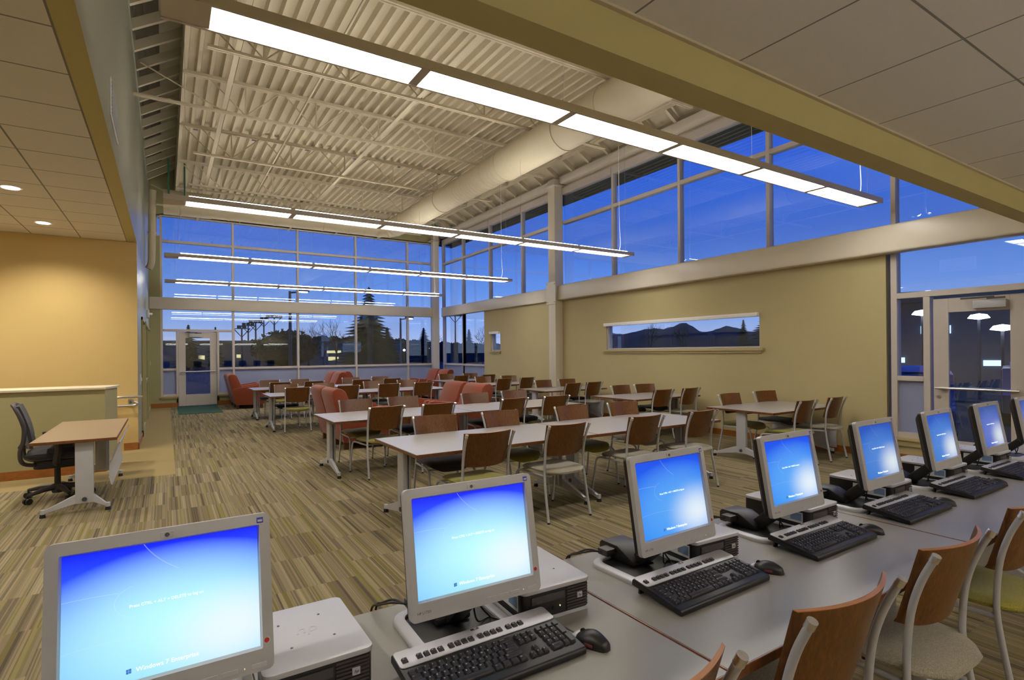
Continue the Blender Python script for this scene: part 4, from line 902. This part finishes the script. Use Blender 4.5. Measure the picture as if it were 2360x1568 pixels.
def make_keyboard():
    t = thing('keyboard', 'x', 'keyboard'); A = Matrix.Translation((0, 0, .006))@Matrix.Rotation(math.radians(8), 4, 'X')@Matrix.Translation((0, .11, 0))
    w = .25
    MB().prism([(-.11, -.004), (-.11, .010), (-.104, .016), (.105, .018), (.11, .012), (.11, -.006)], -w, w, 'x', 0, A).build('base', M['black'], t, bevel=.003)
    MB().prism(rr(-w+.002, w-.002, .040, .108, .012), .0175, .0205, 'z', 0, A).build('silver_strip', M['silver'], t, bevel=.001)
    MB().box(-.013, .013, .098, .105, .0205, .0212, 0, A).build('badge', M['black'], t, smooth=0)
    text('hp', .008, M['txtw'], t, A@Matrix.Translation((0, .1015, .0215)), 'badge_lettering', shear=.3)
    for s in (-1, 1): MB().box(s*.22-.012, s*.22+.012, .085, .092, -.034, -.004, 0, A).build('flip_foot', M['black'], t, smooth=0)
    p = .0208; kk = []; lg = []
    def key(x, y, wu, ch=None, hu=1, z=.016): kk.append((x, y, wu, hu, z)); lg.append((x, y, wu, ch))
    X0 = -.238; Y = [.022, .002, -.018, -.0385, -.0595, -.0805]
    Y = [.026, .0055, -.015, -.0355, -.056]
    y0 = .066; key(X0, y0, 1, 'Esc', z=.018)
    for g in range(3):
        for k in range(4): key(X0+p*(2+4.5*g+k), y0, 1, 'F%d' % (g*4+k+1), z=.018)
    for k in range(3): key(X0+p*(15.5+k), y0, 1, ['PrSc', 'ScLk', 'Brk'][k], z=.018)
    def row(y, items):
        x = 0
        for wu, ch in items: key(X0+p*x, y, wu, ch); x += wu
    Y = [.018, -.0028, -.0236, -.0444, -.0652]
    row(Y[0], [(1, c) for c in '`1234567890-=']+[(2, 'Backspace')])
    row(Y[1], [(1.5, 'Tab')]+[(1, c) for c in 'QWERTYUIOP[]']+[(1.5, '\\')])
    row(Y[2], [(1.75, 'Caps')]+[(1, c) for c in 'ASDFGHJKL;\'']+[(2.25, 'Enter')])
    row(Y[3], [(2.25, 'Shift')]+[(1, c) for c in 'ZXCVBNM,./']+[(2.75, 'Shift')])
    row(Y[4], [(1.25, 'Ctrl'), (1.25, ''), (1.25, 'Alt'), (6.25, ''), (1.25, 'Alt'), (1.25, ''), (1.25, ''), (1.25, 'Ctrl')])
    for r_, cs in ((0, ('Ins', 'Home', 'PgUp')), (1, ('Del', 'End', 'PgDn'))):
        for k in range(3): key(X0+p*(15.5+k), Y[r_], 1, cs[k])
    key(X0+p*16.5, Y[3], 1, '^')
    for k in range(3): key(X0+p*(15.5+k), Y[4], 1, '<v>'[k])
    nstart = len(kk)
    for r_, cs in enumerate(('789', '456', '123')):
        for k in range(3): key(X0+p*(19+k), Y[r_+1], 1, cs[k])
    key(X0+p*19, Y[4], 2, '0'); key(X0+p*21, Y[4], 1, '.')
    cache = {}
    def km(wu, hu):
        if (wu, hu) not in cache:
            a = wu*p-.0024; b = hu*p-.0024; i = .0028
            mb = MB().add([(0, -b, 0), (a, -b, 0), (a, 0, 0), (0, 0, 0), (i, -b+i*.8, .0075), (a-i, -b+i*.8, .0075), (a-i, -i*.6, .0085), (i, -i*.6, .0085)], [(0, 3, 2, 1), (4, 5, 6, 7), (0, 1, 5, 4), (1, 2, 6, 5), (2, 3, 7, 6), (3, 0, 4, 7)])
            o = mb.build('key', M['key'], None, bevel=.0007, seg=1, smooth=35); cache[(wu, hu)] = o.data; bpy.data.objects.remove(o)
        return cache[(wu, hu)]
    for x, y, wu, hu, z in kk[:100]:
        o = bpy.data.objects.new('key', km(wu, hu)); COL.objects.link(o); o.parent = t
        o.matrix_local = A@Matrix.Translation((x, y+p/2-.003, z))
    rest = MB()
    for (x, y, wu, hu, z) in kk[100:]: pass
    xx = MB()
    for k in range(4): 
        x = X0+p*(19+k); a = p-.0024; xx.add([(x, Y[0]+p/2-.003-a, .016), (x+a, Y[0]+p/2-.003-a, .016), (x+a, Y[0]+p/2-.003, .016), (x, Y[0]+p/2-.003, .016), (x+.003, Y[0]+p/2-a, .0238), (x+a-.003, Y[0]+p/2-a, .0238), (x+a-.003, Y[0]+p/2-.005, .0245), (x+.003, Y[0]+p/2-.005, .0245)], [(4, 5, 6, 7), (0, 1, 5, 4), (1, 2, 6, 5), (2, 3, 7, 6), (3, 0, 4, 7)], 0, A)
    for (r0, r1) in ((1, 3), (3, 5)):
        x = X0+p*22; a = p-.0024; yt = Y[r0]+p/2-.003; yb = Y[r1-1]+p/2-.003-a
        xx.add([(x, yb, .016), (x+a, yb, .016), (x+a, yt, .016), (x, yt, .016), (x+.003, yb+.003, .0238), (x+a-.003, yb+.003, .0238), (x+a-.003, yt-.002, .0245), (x+.003, yt-.002, .0245)], [(4, 5, 6, 7), (0, 1, 5, 4), (1, 2, 6, 5), (2, 3, 7, 6), (3, 0, 4, 7)], 0, A)
    xx.build('number_pad_key', M['key'], t, smooth=0)['kind'] = 'stuff'
    # legends: one printed layer
    body = []; ms = []
    for (x, y, wu, ch) in lg:
        if not ch: continue
        o = text(ch, .0062 if len(ch) == 1 else .0034, M['txtw'], t, A@Matrix.Translation((x+.0042, y+p/2-.0095, (.0263 if abs(y-y0) < .001 else .0243)))@Matrix.Rotation(math.radians(3), 4, 'X'), 'tmp', extrude=.0001, align='LEFT')
        ms.append(o)
    bm = bmesh.new()
    for o in ms: bm.from_mesh(o.data); bpy.data.objects.remove(o)
    me = bpy.data.meshes.new('key_legends'); bm.to_mesh(me); bm.free(); me.materials.append(M['txtw']); lo = bpy.data.objects.new('key_legends', me); COL.objects.link(lo); lo.parent = t; lo['kind'] = 'stuff'
    return t
M['key'] = mat('key_plastic', (44, 42, 48), .42, var=.04)
def make_mouse():
    t = thing('mouse', 'x', 'mouse'); pr = []
    def body(mb, z1, y0, y1, hw):
        nu, nv = 16, 10; vs = []; fs = []
        for i in range(nu+1):
            v = i/nu; y = y0+(y1-y0)*v; prof = math.sin(PI*min(1, max(0, v)))**.5; hh = z1*(math.sin(PI*(.12+.80*v))**.8)*(1 if 0 < i < nu else .2); w = hw*(.25+.75*prof)*(1-.12*math.sin(2*PI*v))
            for j in range(nv+1):
                a = PI*j/nv; vs.append((-w*math.cos(a), y, max(.0, hh*math.sin(a)**.7) if 0 < j < nv else 0))
        for i in range(nu):
            for j in range(nv): fs.append((i*(nv+1)+j, (i+1)*(nv+1)+j, (i+1)*(nv+1)+j+1, i*(nv+1)+j+1))
        fs += [tuple(i*(nv+1) for i in range(nu+1))+tuple(i*(nv+1)+nv for i in range(nu, -1, -1))]
        fs += [tuple(j for j in range(nv+1))[::-1], tuple(nu*(nv+1)+j for j in range(nv+1))]
        mb.add(vs, fs)
    m = MB(); body(m, .040, -.064, .050, .034); m.build('shell', M['black'], t, smooth=50)
    m = MB(); body(m, .022, .020, .066, .024); m.build('nose', M['silver'], t, smooth=50)
    MB().cyl((-.003, .028, .026), (.003, .028, .026), .009, seg=14).build('scroll_wheel', M['rubber'], t)
    MB().box(-.0345, -.0300, -.03, .0, .008, .016).build('side_light', M['mglow'], t, bevel=.002, smooth=0)
    MB().tube(smoothpts([(0, .062, .010), (-.01, .10, .018), (-.04, .14, .035), (-.09, .165, .02), (-.16, .15, .006), (-.2, .16, .004)], 6), .0022, 6).build('cable', M['black'], t)
    return t
M['mglow'] = emit('optical_glow', (120, 20, 20), .22); M['palebl'] = mat('pale_blue_print', (120, 146, 186), .6)
mx = [0.0, .757, 1.61, 2.40, 3.23, 4.04, 4.86, 5.68]
NUM = ['first', 'second', 'third', 'fourth', 'fifth', 'sixth', 'seventh', 'eighth']
def nth(i): return ['closest to the camera', 'second closest', 'third closest', 'fourth in the row', 'fifth in the row', 'sixth in the row', 'seventh in the row', 'last, at the picture edge'][i]
MP = {}
for i, x in enumerate(mx):
    k = (0, 0, 1, 1, 2, 2, 3, 3)[i]
    if k in MP: m_ = dup(MP[k])
    else: m_ = make_monitor(SC[k], k < 2); MP[k] = m_
    m_.location = (x, 1.372, .735); m_.rotation_euler = (0, 0, math.radians((0, -2, 1.5, 0, 0, 1, 0, 0)[i]))
    m_['label'] = 'silver framed flat monitor with blue login screen, '+nth(i); m_['group'] = 'monitors along the computer desks'
pcp = kbp = msp = None
for i, x in enumerate(mx[:7]):
    pcp = make_pc() if pcp is None else dup(pcp)
    pcp.location = (x+(.318, .312, .27, .28, .28, .28, .28)[i], (1.385, 1.415, 1.41, 1.41, 1.41, 1.41, 1.41)[i], .735); pcp.rotation_euler = (0, 0, math.radians((0, -3, -3, 0, 1, 0, 0)[i]))
    pcp['label'] = 'small black and silver desktop computer beside the monitor '+nth(i); pcp['group'] = 'desktop computers beside the monitors'
for i, x in enumerate((.755, 1.65, 2.475, 3.31, 4.12, 4.93)):
    kbp = make_keyboard() if kbp is None else dup(kbp)
    kbp.location = (x, 1.195, .735); kbp.rotation_euler = (0, 0, math.radians((0, 1, 0, 0, 0, 0)[i]))
    kbp['label'] = 'black keyboard with silver strip in front of the monitor '+nth(i+1); kbp['group'] = 'keyboards along the computer desks'
    msp = make_mouse() if msp is None else dup(msp)
    msp.location = (x+(.300, .325, .315, .31, .30, .30)[i], (1.235, 1.262, 1.262, 1.262, 1.262, 1.262)[i], .735); msp.rotation_euler = (0, 0, math.radians((12, 20, 20, 15, 10, 10)[i]))
    msp['label'] = 'black and silver corded mouse right of the keyboard, '+('nearest of all the mice' if i == 0 else nth(i+1)); msp['group'] = 'mice along the computer desks'

# ================================================================ outdoors
GZ = -.35
def at(az, d): a = math.radians(az); return (math.sin(a)*d, math.cos(a)*d)
struct(MB().box(-700, 900, -300, 1200, GZ-.2, GZ), 'ground', M['asph'], smooth=0)
rng = random.Random(3)
def conifer(az, d, top, halfw, lab, seed=0, grp='conifers outside the windows'):
    r = random.Random(seed); x, y = at(az, d); H = top*d+1.6-GZ; t = thing('conifer_tree', lab, 'tree', (x, y, GZ), 0, grp)
    MB().tube([(0, 0, 0), (0, 0, H*.98)], [halfw*.07, .03], 8).build('trunk', M['bark'], t)
    f = MB(); n = 26
    for i in range(n):
        z = H*(.08+.9*i/n); rad = halfw*(1-(i/n)**1.15)*r.uniform(.85, 1.1)+.1; m = 13
        for k in range(m):
            a = 2*PI*k/m+r.uniform(-.3, .3); L = rad*r.uniform(.65, 1.15); dz = -L*.22; wv = L*.25+.08; th = H/n*.9
            dx, dy = math.cos(a), math.sin(a)
            f.add([(0, 0, z+th), (dx*L*.6-dy*wv, dy*L*.6+dx*wv, z+dz*.5), (dx*L, dy*L, z+dz+.1*L), (dx*L*.6+dy*wv, dy*L*.6-dx*wv, z+dz*.5), (0, 0, z-th*.4)], [(0, 1, 2), (0, 2, 3), (4, 2, 1), (4, 3, 2)])
    f.build('foliage', M['tree'], t, smooth=0)
def bare(az, d, top, spread, lab, seed=0, grp='bare trees outside the windows'):
    r = random.Random(seed); x, y = at(az, d); H = top*d+1.6-GZ; t = thing('bare_tree', lab, 'tree', (x, y, GZ), 0, grp); mb = MB()
    def br(p, dr, L, rad, lv):
        q = p+dr*L; mid = p+dr*L*.5+Vector((r.uniform(-1, 1), r.uniform(-1, 1), 0))*L*.06
        mb.tube([p, mid, q], [rad, rad*.8, rad*.6], 5 if lv < 2 else 3, cap=False)
        if lv >= 5: return
        for k in range(3 if lv < 4 else 2):
            a = r.uniform(0, 2*PI); tl = r.uniform(.3, .62)*spread
            o = dr.orthogonal().normalized(); b = dr.cross(o); nd = (dr*math.cos(tl)+(o*math.cos(a)+b*math.sin(a))*math.sin(tl)+Vector((0, 0, .12))).normalized()
            br(q if k else p.lerp(q, .8), nd, L*r.uniform(.62, .82), rad*.58, lv+1)
    br(Vector((0, 0, 0)), Vector((0, 0, 1)), H*.30, H*.022, 0); mb.build('branches', M['bark'], t, smooth=0)
def shrubbery(az, d, top, hw, lab, seed=0):
    r = random.Random(seed); x, y = at(az, d); H = top*d+1.6-GZ; t = thing('round_tree', lab, 'tree', (x, y, GZ), 0, 'rounded trees outside the windows'); mb = MB()
    for k in range(420):
        a, b = r.uniform(0, 2*PI), math.asin(r.uniform(-.2, 1)); R_ = r.uniform(.75, 1.02); c = Vector((math.cos(a)*math.cos(b)*hw*R_, math.sin(a)*math.cos(b)*hw*R_, H*.42+math.sin(b)*H*.56*R_)); s = H*.085
        mb.add([c+Vector((r.uniform(-1, 1), r.uniform(-1, 1), r.uniform(-1, 1)))*s for _ in range(4)], [(0, 1, 2), (0, 2, 3), (0, 3, 1), (1, 3, 2)])
    mb.lathe([(hw*.1, 0), (hw*.8, H*.2), (hw*.88, H*.5), (hw*.6, H*.8), (.1, H*.95)], 14); mb.build('foliage', M['tree'], t, smooth=0)
conifer(17.8, 60, .121, 4.1, 'tall dark conifer outside the far windows, the biggest of them', 1)
conifer(19.6, 75, .048, 2.6, 'small conifer just right of the tall conifer outside', 2)
conifer(23.3, 75, .047, 2.4, 'pointed conifer outside the last far window before the corner', 3)
conifer(28.0, 70, .044, 1.6, 'dark conifer outside the corner window', 4)
conifer(1.75, 80, .049, 2.1, 'conifer outside above the far door, the wider one', 5)
conifer(3.9, 90, .046, 1.4, 'conifer outside above the far door, the smaller one', 6)
conifer(58.0, 70, .068, 5.0, 'big conifer seen at the right end of the long slot window', 7)
conifer(55.6, 90, .053, 1.8, 'small pointed conifer seen in the long slot window', 8)
shrubbery(10.0, 85, .042, 4.6, 'dark rounded tree outside behind the lamp post', 9)
bare(12.0, 80, .060, 1.0, 'bare tree outside the third far window', 11); bare(14.6, 75, .064, 1.0, 'bare tree left of the tall conifer outside', 12)
bare(13.4, 84, .045, 1.1, 'bare tree between two others outside the third far window', 13); bare(7.4, 110, .038, 1.1, 'bare tree among the floodlight masts', 14)
bare(29.3, 70, .058, 1.0, 'bare tree outside the corner window beside the olive wall', 15); bare(24.6, 90, .04, 1.1, 'bare tree outside near the corner column', 16)
bare(46.6, 70, .056, 1.0, 'bare tree seen in the long slot window, left one', 17); bare(50.3, 70, .060, 1.1, 'bare tree seen in the middle of the long slot window', 18)
bare(69.5, 60, .085, 1.0, 'bare tree top outside above the right door, left one', 19); bare(71.5, 60, .09, 1.0, 'bare tree top outside above the right door, right one', 20)
# belt of distant wood and hills
mb = MB(); r = random.Random(5)
for k in range(900):
    az = r.uniform(-6, 40); d = r.uniform(110, 150); x, y = at(az, d); h = (.017+.007*math.sin(az*.21-1.5)+r.uniform(0, .009))*d+1.9; w = r.uniform(1.2, 3)
    mb.add([(x-w, y, GZ), (x+w, y, GZ), (x+w*.9, y, GZ+h*.7), (x+r.uniform(-.5, .5), y+1, GZ+h), (x-w*.9, y, GZ+h*.7), (x, y+w, GZ), (x, y+w, GZ+h*.7)], [(0, 1, 2, 3, 4), (1, 5, 6, 2), (5, 0, 4, 6), (2, 6, 3), (6, 4, 3)])
tag(mb.build('tree_belt', M['tree'], smooth=0), 'dark band of distant woodland outside the far windows', 'woodland', kind='stuff')
def hills(az0, az1, d, prof, lab, seed):
    r = random.Random(seed); mb = MB(); n = 90; vs = []
    for i in range(n+1):
        az = az0+(az1-az0)*i/n; h = prof(az)*d+1.6-GZ; h += r.uniform(-.0012, .0012)*d
        for dd, hh in ((d, 0), (d*1.06, h*.6), (d*1.15, h), (d*1.4, 0)):
            x, y = at(az, dd); vs.append((x, y, GZ+hh*dd/d))
    fs = [(4*i+k, 4*i+k+1, 4*i+k+5, 4*i+k+4) for i in range(n) for k in range(3)]
    tag(mb.add(vs, fs).build('mountain', M['hill'], smooth=60), lab, 'mountain')
def g_(a, m, s): return math.exp(-((a-m)/s)**2)
hills(36, 64, 440, lambda a: .012+.030*g_(a, 50.2, 1.6)+.024*g_(a, 47.0, 2.4)+.026*g_(a, 54, 2.0)+.045*g_(a, 61, 4)+.024*g_(a, 41, 4), 'blue mountain ridge seen in the long slot window', 1)
hills(61.5, 92, 280, lambda a: .062+.012*math.sin(a*.9)+.006*math.sin(a*2.3), 'dark mountain seen beside the right door', 2)
def flood(az, d, top, n, lab):
    x, y = at(az, d); t = thing('floodlight_mast', lab, 'mast', (x, y, GZ), 0, 'sports floodlight masts outside'); H = top*d+1.6-GZ; t.rotation_euler = (0, 0, -math.radians(az))
    MB().tube([(0, 0, 0), (0, 0, H)], [.16, .1], 8).build('pole', M['pole'], t)
    MB().tube([(-1.0, 0, H), (0, 0, H-1.2), (1.0, 0, H)], .07, 6).tube([(-1.1, 0, H), (1.1, 0, H)], .05, 6).build('cross_arm', M['pole'], t)
    for k in range(n): MB().box(-.28+(k-(n-1)/2)*.62, .28+(k-(n-1)/2)*.62, -.25, .25, H, H+.45).build('flood_lamp', M['pole'], t, smooth=0)
for az, top, n, l in ((8.91, .061, 4, 'tallest floodlight mast with a row of lamps outside the second far window'), (7.99, .057, 2, 'floodlight mast second in height outside the second far window'), (7.28, .052, 3, 'middle floodlight mast outside the second far window'), (6.64, .047, 3, 'floodlight mast left of the middle one outside'), (6.09, .042, 2, 'leftmost floodlight mast outside, near the far door frame'), (26.58, .0665, 4, 'floodlight mast outside the corner window')): flood(az, {8.91: 95, 7.99: 102, 7.28: 89, 6.64: 98, 6.09: 84}.get(az, 95), top, n, l)
def street(az, d, top, side, lab):
    x, y = at(az, d); t = thing('street_lamp', lab, 'street lamp', (x, y, GZ), -math.radians(az), 'street lamps outside'); H = top*d+1.6-GZ
    MB().tube([(0, 0, 0), (0, 0, H)], [.11, .07], 8).tube([(0, 0, H-.1), (side*.9, 0, H)], .05, 6).build('pole', M['pole'], t)
    MB().box(side*.4-.35+side*.3, side*.4+.35+side*.3, -.2, .2, H-.02, H+.12).build('lamp_head', M['pole'], t)
    MB().box(side*.7-.26, side*.7+.26, -.15, .15, H-.07, H-.02).build('lamp_glow', M['star'], t, smooth=0)
street(10.33, 34, .107, 1, 'street lamp outside between the second and third far windows'); street(20.95, 45, .0625, 1, 'street lamp outside left of the corner column, its lamp just under the beam')
for az, d, z, l in ((6.55, 120, 2.6, 'bright white lamp far outside at the second far window'), (10.5, 120, 1.5, 'small bluish lamp far outside by the rounded tree'), (21.3, 110, 1.9, 'small white lamp far outside near the corner column'), (23.8, 110, 2.1, 'small warm lamp far outside near the corner column')):
    x, y = at(az, d); t = thing('distant_lamp', l, 'lamp', (x, y, GZ), 0); MB().tube([(0, 0, 0), (0, 0, z-GZ)], .06, 6).build('pole', M['pole'], t); MB().lathe([(.02, z-GZ), (.22, z-GZ+.15), (.22, z-GZ+.3), (.02, z-GZ+.45)], 10).build('lamp_glow', M['star'], t)
for az, d, z, l in ((66.8, 23, 2.35, 'glowing lamp outside the sidelight of the right door'), (69.6, 23, 2.7, 'glowing lamp outside high behind the right door glass'), (73.2, 24, 2.55, 'glowing lamp outside in the middle of the right door glass'), (74.6, 22, 2.1, 'glowing lamp outside low behind the right door glass')):
    x, y = at(az, d); t = thing('garden_lamp', l, 'lamp', (x, y, GZ), 0); MB().tube([(0, 0, 0), (0, 0, z-GZ)], .04, 6).build('pole', M['pole'], t); MB().lathe([(.02, z-GZ), (.30, z-GZ+.05), (.22, z-GZ+.16), (.02, z-GZ+.2)], 12).build('lamp_glow', M['star'], t)
def building(az, d, w, h, lab, wins, rz=0, wm='litwin'):
    x, y = at(az, d); b = thing('building', lab, 'building', (x, y, GZ), -math.radians(az+rz))
    MB().box(-w/2, w/2, 0, 14, 0, h).build('wall', M['bldg'], b, smooth=0); MB().box(-w/2-.5, w/2+.5, -.5, 14.5, h, h+.4).build('roof', M['soffit'], b, smooth=0)
    for (a, z0, ww, hh) in wins: MB().box(a, a+ww, -.06, 0, z0, z0+hh).build('window', M[wm], b, smooth=0)
building(7.5, 92, 44, 3.6, 'low dark building far outside with small lit windows', [(-8, 1.2, .8, .6), (-3, 1.4, .7, .5), (10, 2.0, 2.2, .4), (14, 2.0, .9, .6), (10.2, .8, 1.6, .6), (14.2, .7, 1.1, .8), (-16, 1.6, .8, .6)])
building(73, 26, 13, 3.7, 'long low building outside the right door with bright windows', [(-5.2, 2.1, .9, .45), (-3.4, 2.6, .9, .2), (-1.6, 2.5, .9, .3), (1.0, 2.6, .8, .25), (-2.6, 1.4, .5, .2), (3, 2.2, .7, .3), (-4.6, 1.2, .3, .2), (.2, 1.3, .5, .2)], 0, 'bluewin')
def car(x, y, rz, lab):
    c = thing('car', lab, 'car', (x, y, GZ), math.radians(rz), 'parked cars outside the right door')
    MB().prism([(-2.2, .35), (-2.2, .8), (-1.5, .95), (-.9, 1.42), (.7, 1.45), (1.4, 1.0), (2.15, .85), (2.2, .4)], -.85, .85, 'y').build('body', M['car'], c, bevel=.06)
    MB().prism([(-1.3, .98), (-.85, 1.36), (.65, 1.38), (1.2, 1.0)], -.86, .86, 'y').build('window', M['black'], c, smooth=0)
    MB().prism([(-.85, 1.45), (-.7, 1.55), (.55, 1.56), (.68, 1.46)], -.7, .7, 'y').build('snow_cap', M['snow'], c, bevel=.03)
    for sx in (-1.4, 1.4):
        for sy in (-1, 1): MB().cyl((sx, sy*.62, .33), (sx, sy*.87, .33), .33).build('wheel', M['rubber'], c)
x, y = at(68.3, 15); car(x, y, 20, 'snow topped car parked outside the sidelight of the right door'); x, y = at(77, 20); car(x, y, 15, 'snow topped car parked outside behind the right door glass')
